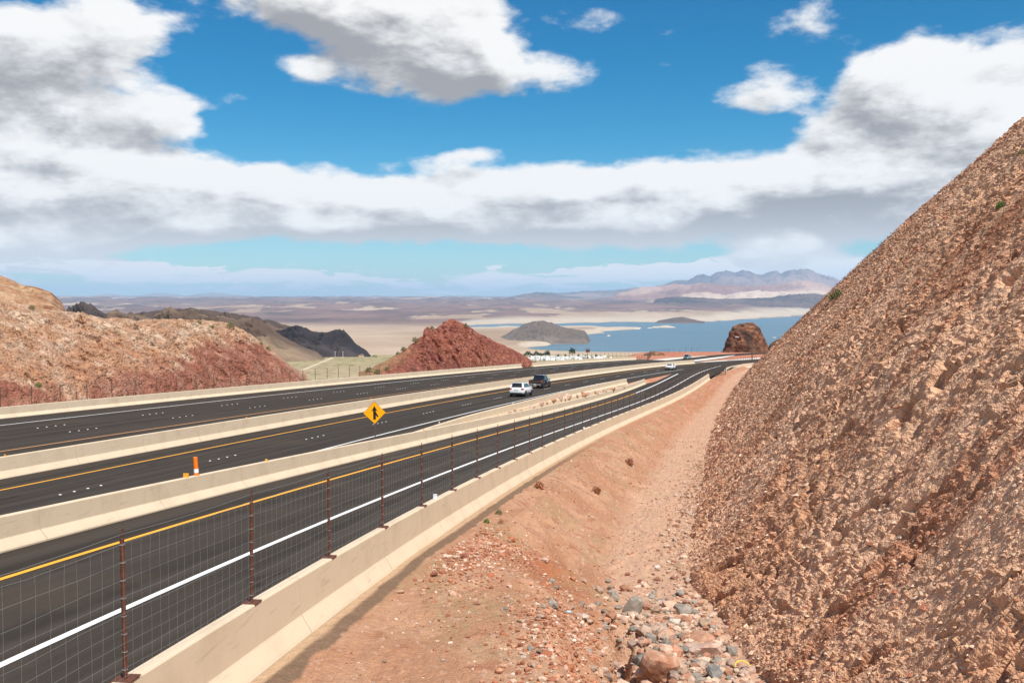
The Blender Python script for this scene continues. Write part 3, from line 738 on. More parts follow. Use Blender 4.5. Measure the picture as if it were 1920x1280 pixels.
# ------------------------------------------------------------------ hills and ridges
def basin_h(Yq):
    h = -np.interp(Yq, [0, 450, 700, 1000, 1300, 1700, 2500, 3300, 3950], [33, 36, 49, 64, 76, 96, 138, 176, 207.5])
    return np.where(Yq > 3950, -208.0 + np.interp(Yq, [3950, 9000, 16000, 30000, 60000, 90000], [0, 4, 30, 95, 190, 260]), h)
def noise_hill(name, label, xs, crest, foot, back, cols, rows, mat, colf, amp, sc, ridge=.5, prof=1.0, octaves=6, kind='structure', smooth=True, side=None, aniso=1.0, ground=False):
    """crest, foot: fn(x) -> (y, distance); the far flank mirrors the near one over `back` metres"""
    xs = np.asarray(xs, float); n = len(xs)
    cy, cY = crest(xs); fy, fY = foot(xs)
    Pc = at(xs, cy, cY); Pf = at(xs, fy, fY)
    if ground: Pf[:, 2] = np.minimum(Pf[:, 2], basin_h(Pf[:, 1]) - (3 if fY.mean() < 3000 else 8)); e_ = ramp(np.minimum(np.arange(n), np.arange(n)[::-1]) / (n * .07), 0, 1); fl_ = np.minimum(Pf[:, 2], basin_h(Pc[:, 1]) - 3); Pc[:, 2] = fl_ + np.maximum(Pc[:, 2] - fl_, 0) * e_
    Pb = Pc.copy(); bk = np.broadcast_to(back(xs) if callable(back) else back, xs.shape)
    Pb[:, 1] += bk; Pb[:, 0] += bk * (xs - 960) / F_PX; Pb[:, 2] = np.minimum(Pf[:, 2] - .02 * bk, basin_h(Pb[:, 1]) - 5 if ground else 1e9)
    t = np.linspace(0, 1, rows); k = t[None, :, None]
    hgt = (Pc[:, 2] - Pf[:, 2])[:, None]
    A = Pf[:, None, :] * (1 - k) + Pc[:, None, :] * k
    A[..., 2] = Pf[:, None, 2] + hgt * (t[None, :] ** prof)
    tb = np.linspace(0, 1, rows // 3 + 2)[1:]; kb = tb[None, :, None]
    B = Pc[:, None, :] * (1 - kb) + Pb[:, None, :] * kb
    B[..., 2] = Pc[:, None, 2] + (Pb[:, 2] - Pc[:, 2])[:, None] * tb[None, :] ** 1.3
    G = np.concatenate([A, B], 1); T = np.concatenate([np.repeat(t[None], n, 0), 1 + np.repeat(tb[None], n, 0)], 1)
    H = np.repeat(np.clip(hgt, 0, None), G.shape[1], 1)
    Q = G / sc; Q = Q * np.array((1, 1, aniso), np.float32)
    d = fbm(Q, octaves) * (1 - ridge) + (fbm(Q * .9 + 9, octaves, ridge=True) - .15) * ridge
    env = np.minimum(1, H / (amp * 2.0)) * ramp(T, 0, .12) * np.where(T > 1, ramp(T, 2, 1.2), 1) * np.where(np.abs(T - 1) < .12, .45 + np.abs(T - 1) * 4.5, 1)
    nrm = np.array((0, -.75, .66), np.float32)
    G = G + nrm * (d * env * amp)[..., None]
    c = colf(G, T, d, xs[:, None] + 0 * T)
    o = link(name, grid_mesh(name, G, c, flip=False, smooth=smooth), mat)
    # outward faces
    tag(o, label, kind=kind)
    return o
def px(T): T = np.array(T, float); return lambda x: np.interp(x, T[:, 0], T[:, 1])
def barrier_Y(x):      # distance of the outer barrier's foot by bearing
    s = np.arange(-58, 258, 2.0); p = MP(s, N_LB - .9 + 0 * s, 0); X_, Y_ = proj(p); m = p[:, 1] > 20
    o = np.argsort(X_[m]); return np.interp(x, X_[m][o], p[m][o, 1]), np.interp(x, X_[m][o], Y_[m][o])
# --- long tan cut hill on the left, red where the cut bottoms out
CH = px([(-700, 505), (-400, 530), (-200, 552), (0, 570), (50, 578), (100, 584), (150, 592), (200, 602), (260, 604), (330, 602), (390, 604), (430, 612), (460, 625), (490, 645), (510, 658), (530, 676), (552, 695), (576, 715)])
def f_foot(x): Y, y = barrier_Y(x); return y + 1.0, Y
def c_left(x): Y, y = barrier_Y(x); return CH(x), Y + np.interp(x, [-700, 0, 400, 500, 576], [30, 30, 22, 12, 1.5])
def col_left(G, T, d, x):
    n = fbm(G * .12, 4); n2 = fbm(G * v3(.5, .5, .2) + 5, 4); n3 = fbm(G * 1.6 + 2, 3)
    c = lerpc((.40, .245, .165), (.53, .385, .285), ramp(n2, -.2, .35))
    c = lerpc(c, (.40, .20, .12), ramp(T + n * .9, .75, .2) * .5)
    line_ = np.interp(x, [-100, 120, 250, 400, 520, 580], [.0, .10, .22, .50, .95, 1.2])
    red = ramp(T * 1.0 + n * .34 + n2 * .2, line_ + .10, line_ - .12)
    c = lerpc(c, lerpc((.25, .105, .078), (.38, .20, .150), ramp(n2 + n3 * .5, -.25, .4)), red * .88)
    c = lerpc(c, (.16, .085, .06), ramp(n3 + n2 * .5, .14, .40) * .60)
    c = lerpc(c, (.62, .50, .40), ramp(n2 - n3 * .6, .24, .5) * .5 * (1 - red))
    pale = ramp(np.abs((x - 90) * .9 - (T - .5) * -95 + n * 22), 13, 3) * ramp(T, .9, .6); c = lerpc(c, (.55, .38, .28), pale * .5)
    return c
noise_hill('hill', 'long tan and red cut hill behind the barrier on the left', np.linspace(-500, 576, 540), c_left, f_foot, 40, 540, 160, MAT['earth_hill'], col_left, 3.4, 4.2, .55, .80, 7, smooth=False)
CB = px([(-700, 420), (-300, 470), (-150, 490), (0, 518), (25, 527), (45, 538), (70, 541), (100, 552), (115, 566), (126, 586), (140, 606)])
noise_hill('hill', 'higher brown rocky hill at the left edge of the view', np.linspace(-700, 140, 260), lambda x: (CB(x), 150 + 0 * x), lambda x: (0 * x + 622, 128 + 0 * x), 40, 260, 110, MAT['earth_hill'],
           lambda G, T, d, x: lerpc(lerpc((.37, .215, .135), (.46, .31, .21), ramp(fbm(G * .4, 4), -.2, .3)), (.20, .095, .06), ramp(fbm(G * .5 + 4, 4) + (x - 60) / 300, .1, .4) * .8), 2.6, 6, .5, .7)
# --- red peak
CR = px([(672, 706), (690, 699), (705, 688), (722, 679), (750, 664), (780, 642), (793, 632), (797, 619), (803, 615), (812, 621), (830, 610), (843, 602), (852, 601), (862, 606), (880, 615), (900, 629), (930, 643), (960, 656), (990, 672), (1006, 687)])
def c_red(x): Y, y = barrier_Y(x); return CR(x), Y + np.interp(x, [670, 720, 830, 930, 980, 1006], [2, 14, 26, 14, 4, 1])
def f_red(x): Y, y = barrier_Y(x); return y + 1.0, Y
def col_red(G, T, d, x):
    n = fbm(G * v3(.5, .5, .2), 5); n2 = fbm(G * 1.1 + 3, 4); n3 = fbm(G * .12 + 8, 3)
    c = lerpc((.26, .100, .072), (.37, .165, .120), ramp(n, -.2, .3))
    c = lerpc(c, (.24, .095, .080), ramp(n3, -.05, .3) * .6)
    c = lerpc(c, (.46, .23, .165), ramp(n2, .1, .45) * .6)
    c = lerpc(c, (.11, .045, .038), ramp(n - n2 * .6, .12, .36) * .7)
    veg = ramp(x, 800, 720) * ramp(T, .25, .9) + ramp(x, 735, 690)
    c = lerpc(c, (.30, .23, .13), np.clip(veg, 0, 1) * .55)
    return c
noise_hill('hill', 'pointed red rock hill beyond the road near the middle', np.linspace(672, 1006, 360), c_red, f_red, 26, 360, 190, MAT['earth_hill'], col_red, 3.2, 3.2, .6, .95, 7, aniso=.6, smooth=False)

# --- far ranges: crest table, distance, foot elevation, albedo
def range_(name, label, T, Yd, fy, ca, cb, amp, sc, back, n=260, rows=44, Yf=None, mot=1.0, prof=.8):
    f = px(T); x0, x1 = T[0][0], T[-1][0]
    ff = fy if callable(fy) else (lambda x: 0 * x + fy)
    n, rows = int(n * .62), int(rows * .8)
    def col(G, t, d, x):
        m = fbm(G / (sc * 1.3), 4); c = lerpc(ca, cb, ramp(m * mot, -.25, .35)); return lerpc(c, np.array(ca, np.float32) * .55, ramp(d, .15, -.25) * .6)  # rock mottling plus painted shade: cloud contrast in the tones, hollows darkened
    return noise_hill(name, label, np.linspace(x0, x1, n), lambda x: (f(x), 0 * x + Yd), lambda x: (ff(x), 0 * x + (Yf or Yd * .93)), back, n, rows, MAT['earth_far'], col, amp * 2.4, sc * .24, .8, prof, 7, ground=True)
DK = (.045, .036, .035); DK2 = (.085, .068, .060); BR = (.155, .105, .078); TN = (.30, .225, .165)
range_('hill', 'dark rounded hill just right of the left tan hills', [(100, 606), (128, 592), (138, 580), (155, 573), (178, 576), (198, 589), (216, 604), (230, 612)], 1500, 616, DK, DK2, 22, 120, 200)  # cloud shadow on this hill is painted as a dark albedo
range_('hill', 'brown jagged hills behind the long tan cut hill', [(180, 612), (205, 590), (222, 587), (240, 594), (262, 592), (285, 601), (300, 592), (314, 585), (324, 583), (338, 590), (352, 588), (366, 587), (380, 596), (398, 600), (420, 597), (446, 605), (468, 600), (486, 604), (505, 614), (530, 632), (570, 652), (622, 669)], 1250, lambda x: np.interp(x, [180, 400, 622], [640, 662, 670]), (.10, .070, .055), (.24, .175, .125), 26, 110, 260, 420, 90, Yf=1080)
range_('hill', 'near-black rocky hill with painted-in cloud shade beyond the brown hills', [(455, 640), (480, 632), (505, 624), (530, 621), (556, 613), (572, 617), (592, 625), (616, 625), (634, 620), (646, 622), (658, 634), (668, 646), (684, 655), (704, 668)], 1550, lambda x: 0 * x + 668.5, (.028, .025, .028), (.060, .050, .050), 22, 90, 260, 340, 80, Yf=1400)  # near-black albedo stands in for the cloud shade, no cloud casts it
range_('hill', 'grey conical hill above the pale lake shore', [(905, 641), (930, 637), (950, 627), (968, 617), (985, 609), (1000, 605), (1018, 603), (1035, 608), (1052, 614), (1066, 617), (1085, 620), (1110, 625)], 5200, lambda x: np.interp(x, [905, 960, 1010, 1050, 1110], [641.5, 642, 640, 632, 624.5]), (.125, .100, .085), (.20, .165, .140), 30, 300, 700, 260, 60, Yf=4700)
range_('hill', 'low dark headland on the far lake shore', [(1225, 602.5), (1245, 599), (1262, 596), (1280, 594), (1292, 597), (1310, 601), (1325, 603)], 9800, 603.5, DK2, BR, 25, 300, 800, 80, 16)
range_('hill', 'long dark mesa across the lake', [(1195, 574), (1215, 570), (1232, 562), (1260, 558), (1300, 559), (1350, 562), (1400, 561), (1440, 560), (1480, 554), (1520, 552), (1560, 556), (1620, 559), (1700, 561)], 17500, lambda x: np.interp(x, [1195, 1300, 1500, 1700], [576, 580, 584, 585]), (.060, .045, .045), (.13, .09, .075), 90, 1100, 2600, 420, 60, Yf=15500)
range_('mountain', 'pink and tan hills below the blue mountains', [(1120, 553), (1170, 549), (1200, 541), (1240, 539), (1262, 535), (1290, 537), (1310, 534), (1345, 534), (1370, 536), (1395, 539), (1425, 537), (1455, 535), (1480, 531), (1510, 529), (1535, 534), (1560, 541), (1600, 546), (1700, 548)], 26000, 562, (.24, .13, .105), (.46, .32, .25), 200, 2200, 4000, 420, 60, Yf=22500)
range_('mountain', 'pale sandy mounds in front of the pink hills', [(1255, 560), (1275, 554), (1300, 550), (1325, 549), (1345, 553), (1360, 555), (1385, 550), (1420, 547), (1450, 549), (1480, 548), (1520, 546), (1560, 551), (1600, 556)], 21500, 562, (.42, .31, .24), (.56, .44, .35), 90, 1200, 2500, 240, 30, Yf=20000)
range_('mountain', 'blue jagged mountain range on the right horizon', [(950, 561), (1000, 552), (1020, 549), (1050, 551), (1100, 547), (1150, 546), (1190, 541), (1220, 540), (1240, 537), (1262, 531), (1275, 528), (1290, 529), (1305, 520), (1318, 518), (1330, 521), (1345, 514), (1360, 513), (1378, 516), (1390, 511), (1410, 514), (1424, 520), (1440, 515), (1452, 512), (1463, 517), (1480, 511), (1495, 509), (1515, 510), (1530, 517), (1546, 521), (1560, 523), (1580, 531), (1600, 535), (1640, 545), (1700, 550)], 38000, lambda x: 0 * x + 564, (.105, .085, .085), (.28, .20, .17), 420, 3400, 6000, 620, 90, Yf=32000, prof=.9)
range_('mountain', 'low dark ridge on the horizon left of the blue mountains', [(945, 560), (965, 556), (985, 552), (1005, 550), (1030, 550), (1050, 555), (1080, 557), (1120, 561)], 30000, 563, DK2, BR, 150, 1500, 3000, 160, 30, Yf=28000)
range_('mountain', 'faint hazy mountains on the left horizon', [(60, 560), (110, 553), (150, 557), (200, 551), (250, 556), (300, 550), (350, 555), (400, 549), (440, 553), (500, 561), (540, 560), (580, 557), (620, 562), (680, 566), (760, 565), (840, 561), (920, 559), (990, 557), (1060, 562)], 58000, 568, (.17, .13, .11), (.34, .26, .21), 500, 5000, 8000, 420, 40, Yf=50000)
range_('hill', 'long low dark ridge across the basin on the left', [(440, 592), (470, 588), (510, 585), (545, 588), (580, 592), (620, 590), (660, 593), (720, 598), (780, 601)], 11500, lambda x: np.interp(x, [440, 780], [598, 602]), DK2, BR, 40, 500, 1200, 200, 24, Yf=11000)
range_('hill', 'low purple-brown badland ridge beyond the red peak', [(560, 584), (640, 578), (720, 576), (800, 575), (860, 573), (930, 574), (1000, 576), (1060, 579), (1120, 583)], 19500, 585, (.16, .10, .085), (.36, .26, .20), 80, 900, 2500, 340, 40, Yf=17000)
range_('hill', 'scattered dark badland hills on the far shore', [(900, 590), (950, 586), (990, 587), (1020, 583), (1060, 585), (1110, 582), (1150, 586), (1200, 588)], 13500, 592, (.15, .10, .085), (.34, .25, .20), 50, 500, 1500, 260, 30, Yf=12200)

range_('mountain', 'blue-grey ridge low on the horizon left of centre', [(260, 572), (330, 568), (420, 566), (500, 568), (560, 571), (640, 566), (700, 564), (760, 568), (840, 571), (900, 574)], 33000, 573, (.10, .08, .075), (.30, .22, .17), 200, 2500, 4000, 320, 40, Yf=30000)
range_('hill', 'dark band of hills crossing the basin behind the red peak', [(600, 592), (660, 586), (720, 583), (790, 585), (850, 581), (910, 584), (960, 588)], 14500, 592, (.07, .052, .05), (.20, .135, .11), 60, 600, 1800, 280, 34, Yf=13500)
range_('hill', 'low purple ridge beyond the black hill on the left', [(430, 584), (500, 579), (560, 577), (620, 579), (700, 582), (760, 586)], 17500, 588, (.08, .06, .06), (.22, .15, .13), 60, 700, 2200, 260, 34, Yf=16500)
range_('hill', 'dark brown ridge running behind the long tan hill', [(120, 600), (170, 590), (230, 596), (300, 587), (360, 583), (420, 590), (480, 597), (540, 611), (600, 626), (640, 640)], 1750, 648, (.07, .052, .045), (.14, .10, .08), 40, 160, 300, 320, 60, Yf=1500)

# ------------------------------------------------------------------ desert basin out to the horizon, and the lake
LAKE_Z = -210.0
LAKE = [(1900, 650), (1530, 661.3), (1300, 661.0), (1200, 660.2), (1100, 659.3), (1040, 657.5), (1000, 655), (985, 652), (995, 650.2), (1022, 648.5), (1034, 646), (1030, 642.8), (1043, 637.5), (1058, 634), (1078, 629), (1102, 626.5), (1140, 624.5), (1128, 621.8), (1160, 619.2), (1198, 616), (1203, 614.6), (1170, 613.2), (1140, 613.5), (1100, 611.8), (1075, 612), (1040, 612.6), (985, 612.8), (955, 611.8), (925, 613.5), (880, 614), (860, 612), (890, 609.2), (950, 607), (1040, 606.4), (1090, 604.5), (1150, 603.2), (1230, 603.5), (1330, 603), (1370, 600), (1420, 597), (1500, 592.5), (1560, 590.5), (1900, 584)]
def poly_sd(x, y, poly):
    inside = np.zeros(x.shape, bool); best = np.full(x.shape, 1e9); n = len(poly)
    for i in range(n):
        ax, ay = poly[i]; bx, by = poly[(i + 1) % n]
        c = ((ay > y) != (by > y)) & (x < (bx - ax) * (y - ay) / (by - ay + 1e-12) + ax); inside ^= c
        dx, dy = bx - ax, (by - ay); l = dx * dx + dy * dy
        t = np.clip(((x - ax) * dx + (y - ay) * dy) / l, 0, 1); best = np.minimum(best, np.hypot((x - ax - t * dx) * .35, y - ay - t * dy))
    return np.where(inside, -best, best)
def build_basin():
    bear = np.concatenate([np.linspace(-180, -32, 60)[:-1], np.linspace(-32, 31, 500), np.linspace(31, 180, 60)[1:]])
    r = np.concatenate([np.geomspace(90, 380, 30)[:-1], np.geomspace(380, 3200, 110)[:-1], np.geomspace(3200, 17000, 220)[:-1], np.geomspace(17000, 90000, 80)])
    B, D = np.meshgrid(np.radians(bear), r, indexing='ij')
    X = D * np.sin(B); Y = D * np.cos(B); Yq = np.where(np.abs(B) < .7, Y, D * .77)
    h = basin_h(Yq)
    sx = 960 + F_PX * np.tan(np.clip(B, -1.2, 1.2)) / math.cos(PITCH); _, sy = proj(v3(X, Y, LAKE_Z + 0 * X))
    sd = np.where((np.abs(B) < .75) & (Yq > 3000), poly_sd(sx, sy, LAKE), 99)
    wob = fbm(v3(X / 420, Y / 900, 0 * X), 5)
    sd2 = sd + wob * 2.2 * ramp(np.abs(sd), 8, 0) * (np.abs(sd) < 30)
    shore = ramp(sd2, 0, 6)
    f = fbm(v3(X / 1500, Y / 1500, 0 * X), 6); rg = fbm(v3(X / 2600, Y / 2600, 3 + 0 * X), 6, ridge=True)
    land = h + (f * 14 + np.clip(rg, 0, 1) * np.interp(Yq, [4500, 9000, 14000, 24000, 60000], [4, 24, 130, 260, 380])) * shore * ramp(Yq, 3300, 6000)
    land = land + fbm(v3(X / 60, Y / 60, 0 * X), 4) * 2.0 * ramp(Yq, 500, 1200) * shore
    Zt = np.where(sd2 > 0, np.maximum(land, LAKE_Z + .5 + np.minimum(sd2, 5) * 3.0 * ramp(Yq, 3600, 4600)), LAKE_Z - 1.5 + np.maximum(sd2, -4) * 3)
    P = v3(X, Y, Zt)
    m = fbm(v3(X / 800, Y / 1400, 5 + 0 * X), 6, gain=.62); m2 = fbm(v3(X / 2600, Y / 4200, 1 + 0 * X), 5); m3 = fbm(v3(X / 9000, Y / 9000, 7 + 0 * X), 4)
    near = lerpc((.305, .26, .155), (.37, .30, .20), ramp(m, -.25, .3))
    speck = worley(v3(X / 7.5, Y / 7.5, 0 * X))[0]; near = lerpc(near, (.115, .115, .05), ramp(speck, .42, .22) * ramp(Yq, 1900, 1200) * .75)
    flat = lerpc((.31, .22, .155), (.48, .37, .28), ramp(m2, -.2, .25))
    c = lerpc(near, flat, ramp(Yq, 1700, 3000))
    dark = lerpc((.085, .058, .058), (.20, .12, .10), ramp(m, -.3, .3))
    band = ramp(m2 * .7 + m3 + m * .7 + np.clip(rg - .35, -.3, .5) * .6, -.02, .07) * ramp(Yq, 6500, 9500)  # dark bands: cloud shadow over the basin painted into the ground colour
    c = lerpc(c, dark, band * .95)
    ring = ramp(sd2, 7.5, 2.5) * (sd2 > 0) * ramp(Yq, 4150, 4500); c = lerpc(c, (.50, .42, .33), ring * .9)
    c = lerpc(c, (.27, .27, .16), ramp(np.abs(sd2 - 1.4), 1.6, .4) * ramp(Yq, 4400, 4100) * (Yq > 3300) * .8)
    # dirt track crossing the flat
    tx, ty = sx, proj(P)[1]
    tr = np.abs((ty - 690) + (tx - 575) * .41); c = lerpc(c, (.60, .50, .38), ramp(tr, 2.2, .7) * (tx > 540) * (tx < 622) * .9)
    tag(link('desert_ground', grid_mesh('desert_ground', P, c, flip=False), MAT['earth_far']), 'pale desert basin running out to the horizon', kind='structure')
build_basin()
def lake_mat():
    m, T, b = new_mat('lake_water')
    p = T.add('ShaderNodeTexCoord').outputs['Object']
    x, y, z = T.xyz(p)[:3]
    n = T.noise(T.comb(T.m('MULTIPLY', x, .0012), T.m('MULTIPLY', y, .0032), 0), 1.0, 5, .6)
    T.put(b.inputs['Base Color'], T.mix(T.ss(n, .35, .65), (.085, .150, .190), (.11, .175, .215)))
    b.inputs['Roughness'].default_value = .35; b.inputs['IOR'].default_value = 1.33; b.inputs['Specular IOR Level'].default_value = .35
    bp = T.add('ShaderNodeBump'); bp.inputs['Strength'].default_value = 1.0; bp.inputs['Distance'].default_value = 4.0
    T.l.new(T.noise(p, .06, 4, .6), bp.inputs['Height']); T.l.new(bp.outputs[0], b.inputs['Normal'])
    return m
lk = np.stack(np.meshgrid(np.linspace(-4000, 16000, 41), np.linspace(3500, 19500, 33), indexing='ij') + [np.full((41, 33), LAKE_Z)], -1)
tag(link('lake', grid_mesh('lake', lk.astype(np.float32), flip=False), lake_mat()), 'wide steel-blue desert lake', kind='structure')
for (x, y, w, h_) in ((1248, 613.5, 18, 2.4), (1228, 614.0, 8, 1.6), (1141, 630, 4, 1.6), (1191, 617, 9, 2.6), (1218, 615.6, 5, 1.4)):
    Yd = 1820 * 210 / (y - 564); a = np.linspace(0, 2 * np.pi, 25); rr = np.linspace(0, 1, 8)
    A, Q = np.meshgrid(a, rr, indexing='ij'); w_m = w / 1820 * Yd
    cx = (x - 960) / 1820 * Yd; PX = cx + np.cos(A) * Q * w_m * (1 + .25 * np.sin(3 * A + x)); PY = Yd + np.sin(A) * Q * w_m * 1.6
    PZ = LAKE_Z - 2 + (1 - Q ** 2) * (h_ * 210 / (y - 564) * 1.5 + 2) * (1 + .5 * fbm(v3(PX / 40, PY / 40, 0 * PX), 3))
    tag(link('island', grid_mesh('island', v3(PX, PY, PZ), np.tile(np.array((.50, .42, .33), np.float32), (*PX.shape, 1)), flip=False), MAT['earth_far']), 'small pale islet in the lake off the point', kind='structure')

# ------------------------------------------------------------------ air
def haze():
    z0, z1 = -222.0, 1240.0; a = 98000.0
    mb = MB().box((0, 0, (z0 + z1) / 2), (2 * a, 2 * a, z1 - z0))
    m = bpy.data.materials.new('air'); m.use_nodes = True; T = NT(m.node_tree)
    for n in list(T.n): T.n.remove(n)
    v = T.add('ShaderNodeVolumePrincipled'); o = T.add('ShaderNodeOutputMaterial'); T.l.new(v.outputs[0], o.inputs['Volume'])
    v.inputs['Color'].default_value = (.46, .70, .98, 1); v.inputs['Density'].default_value = HAZE_D
    v.inputs['Anisotropy'].default_value = .0
    o = mb.build('haze', m); tag(o, kind='stuff')
HAZE_D = 0.000022
haze()

# ------------------------------------------------------------------ finding the surface under a bearing
def on_surf(keys, x, y):
    best = None
    for k in keys:
        P = GRIDS[k]
        if k not in PROJ: PROJ[k] = proj(P.astype(np.float64))
        X_, Y_ = PROJ[k]; d = np.hypot(X_ - x, Y_ - y); d = np.where(P[:, 1] > 3, d, 1e9)
        dm = d.min(); near = np.where(d < dm + 1.6)[0]; i = near[np.argmin(P[near, 1])]
        if best is None or d[i] < best[0] + (0 if d[i] > 4 else -1e-9) and (d[i] < 3 or d[i] < best[0]): best = (d[i], P[i])
    return Vector([float(q) for q in best[1]])

# ------------------------------------------------------------------ wire fences
def post_mesh(h, r=.030, loop=True):
    m = MB(); m.tube((0, 0, 0), (0, 0, h), r, r, 8)
    return m.mesh('post', smooth=False)
def fence(name, label, fn, ss, h, r=.030, plate=True, hstr=10, vsp=.26, wr=.0015, wires=True, mat='rust_steel', wjit=.02, loop=True, group=None):
    x, y, z, th = fn(ss[0]); root = empty(name, (x, y, z)); tag(root, label, 'fence', group)
    O = Vector(root.location); pm_ = post_mesh(h, r); pm_.materials.append(MAT[mat])
    pl = MB().box((0, 0, .006), (.26, .30, .012)).mesh('base_plate'); pl.materials.append(MAT[mat])
    bolt = MB()
    for a in (-1, 1):
        for b in (-1, 1): bolt.tube((a * .09, b * .11, .012), (a * .09, b * .11, .035), .012, .012, 6)
    bolt = bolt.mesh('bolt'); bolt.materials.append(MAT['galv'])
    lp = MB(); pts = [(.0, -.03 + .0, h), (0, -.03, h + .09)] + [(0, -.03 * math.cos(a), h + .09 + .04 * math.sin(a)) for a in np.linspace(0, math.pi, 6)] + [(0, .03, h)]
    lp.path(pts, .006, 4); lp = lp.mesh('wire_loop'); lp.materials.append(MAT[mat])
    band = MB()
    for q in np.linspace(.12, h - .08, 8): band.tube((0, 0, q), (0, 0, q + .012), r + .005, r + .005, 8)
    band = band.mesh('clip'); band.materials.append(MAT['galv'])
    for s in ss:
        x, y, z, th = fn(s)
        p = bpy.data.objects.new('post', pm_); C.objects.link(p); p.parent = root; p.location = Vector((x, y, z)) - O; p.rotation_euler = (random.uniform(-.008, .008), random.uniform(-.008, .008), -th)
        near = y < 75
        for me, on in ((pl, plate and y < 130), (lp, loop and near), (band, near)):
            if on:
                q = bpy.data.objects.new(me.name.split('.')[0], me); C.objects.link(q); q.parent = p
    if not wires: return root
    rs = np.random.RandomState(5); V = []; F = []
    def wire(pts, rr):
        pts = np.array(pts); n = len(pts); b = len(V)
        d = np.gradient(pts, axis=0) if n > 1 else pts
        for p, t in zip(pts, d):
            t = t / (np.linalg.norm(t) + 1e-9); u = np.cross(t, (0, 0, 1.0)) if abs(t[2]) < .9 else np.cross(t, (1.0, 0, 0)); u /= np.linalg.norm(u); w = np.cross(t, u)
            for k in range(3):
                a = 2.0944 * k; V.append(tuple(p + (u * math.cos(a) + w * math.sin(a)) * rr))
        for i in range(n - 1):
            for k in range(3): F.append((b + i * 3 + k, b + i * 3 + (k + 1) % 3, b + (i + 1) * 3 + (k + 1) % 3, b + (i + 1) * 3 + k))
    lv = (h - .10) * (np.linspace(0, 1, hstr) ** 1.25) + .05
    for i, q in enumerate(lv):
        pts = []
        for a, b in zip(ss[:-1], ss[1:]):
            for t in np.linspace(0, 1, 5)[:-1]:
                s = a + (b - a) * t; x, y, z, th = fn(s); wob = rs.uniform(-wjit, wjit) if 0 < t < 1 else 0
                pts.append((x - O[0] + .035 * math.cos(th), y - O[1] - .035 * math.sin(th), z - O[2] + q + wob - .02 * math.sin(math.pi * t)))
        wire(pts, wr * (1.3 if i in (0, hstr - 1) else 1))
    # barbed strand on top
    pts = []
    for a, b in zip(ss[:-1], ss[1:]):
        for t in np.linspace(0, 1, 5)[:-1]:
            s = a + (b - a) * t; x, y, z, th = fn(s); pts.append((x - O[0], y - O[1], z - O[2] + h + .06 - .03 * math.sin(math.pi * t)))
    wire(pts, wr * 1.5)
    s = ss[0]
    while s < ss[-1]:
        x, y, z, th = fn(s)
        if y > 110: break
        base = rs.uniform(-1, 1, 2) * .008; pts = []
        for q in np.linspace(.05, h - .05, 7):
            o = rs.uniform(-wjit, wjit) * .9; pts.append((x - O[0] + math.sin(th) * o + .035 * math.cos(th), y - O[1] + math.cos(th) * o - .035 * math.sin(th), z - O[2] + q))
        wire(pts, wr); s += vsp * (1 + rs.uniform(-.12, .12))
    me = bpy.data.meshes.new('wire_mesh'); me.from_pydata(V, [], F)
    o = link('wire_mesh', me, MAT['galv'] if plate else MAT[mat], root); o['kind'] = 'stuff'
    return root
random.seed(3)
def fence_top(s): x, y, z, th = on_ramp(0.0)(s); return x, y, z + 1.07, th
fence('wire_fence', 'tall wire mesh fence on rust-brown posts along the top of the near barrier', fence_top, [k * 4.245 for k in range(-2, 43)], 1.78)
def left_fence(s): x, y, z, th = on_main(N_LB - 1.0)(s); return x, y, z - .1, th
MAT['dark_steel'] = plain('weathered_dark_steel', (.10, .065, .050), .8, grain=.3)
fence('wire_fence', 'thin dark post and wire fence behind the outer barrier below the left hills', left_fence, [-14 + k * 3.4 for k in range(0, 53)], 2.42, .035, False, 7, .9, .0035, True, 'dark_steel', .02, False)
fence('wire_fence', 'thin dark post and wire fence in front of the trailer park', left_fence, [175 + k * 3.4 for k in range(0, 24)], 2.55, .035, False, 7, .9, .004, True, 'dark_steel', .02, False)
def plat_line(pts):
    pts = np.array(pts, float); L = np.concatenate([[0], np.cumsum(np.hypot(np.diff(pts[:, 0]), np.diff(pts[:, 1])))])
    def f(s):
        x = float(np.interp(s, L, pts[:, 0])); y = float(np.interp(s, L, pts[:, 1])); x2 = float(np.interp(s + .5, L, pts[:, 0])); y2 = float(np.interp(s + .5, L, pts[:, 1]))
        return x, y, float(plat_z(np.array(y))), math.atan2(x2 - x, y2 - y)
    return f, L[-1]
pf, pl_ = plat_line([(38, 297), (46, 330), (56, 390), (72, 440), (92, 462)])
fence('wire_fence', 'thin fence at the edge of the plateau above the lake', pf, [k * 5.0 for k in range(0, int(pl_ / 5))], 2.2, .05, False, 5, 9, .006, True, 'dark_steel', .02, False)
def bc_top(s): x, y, z, th = on_bc(s); return x, y, z + 1.07, th
fence('wire_fence', 'see-through fence along the top of the short curved barrier', bc_top, [k * 1.9 for k in range(1, 24)], 1.55, .035, False, 8, .5, .004, True, 'dark_steel', .01, False)
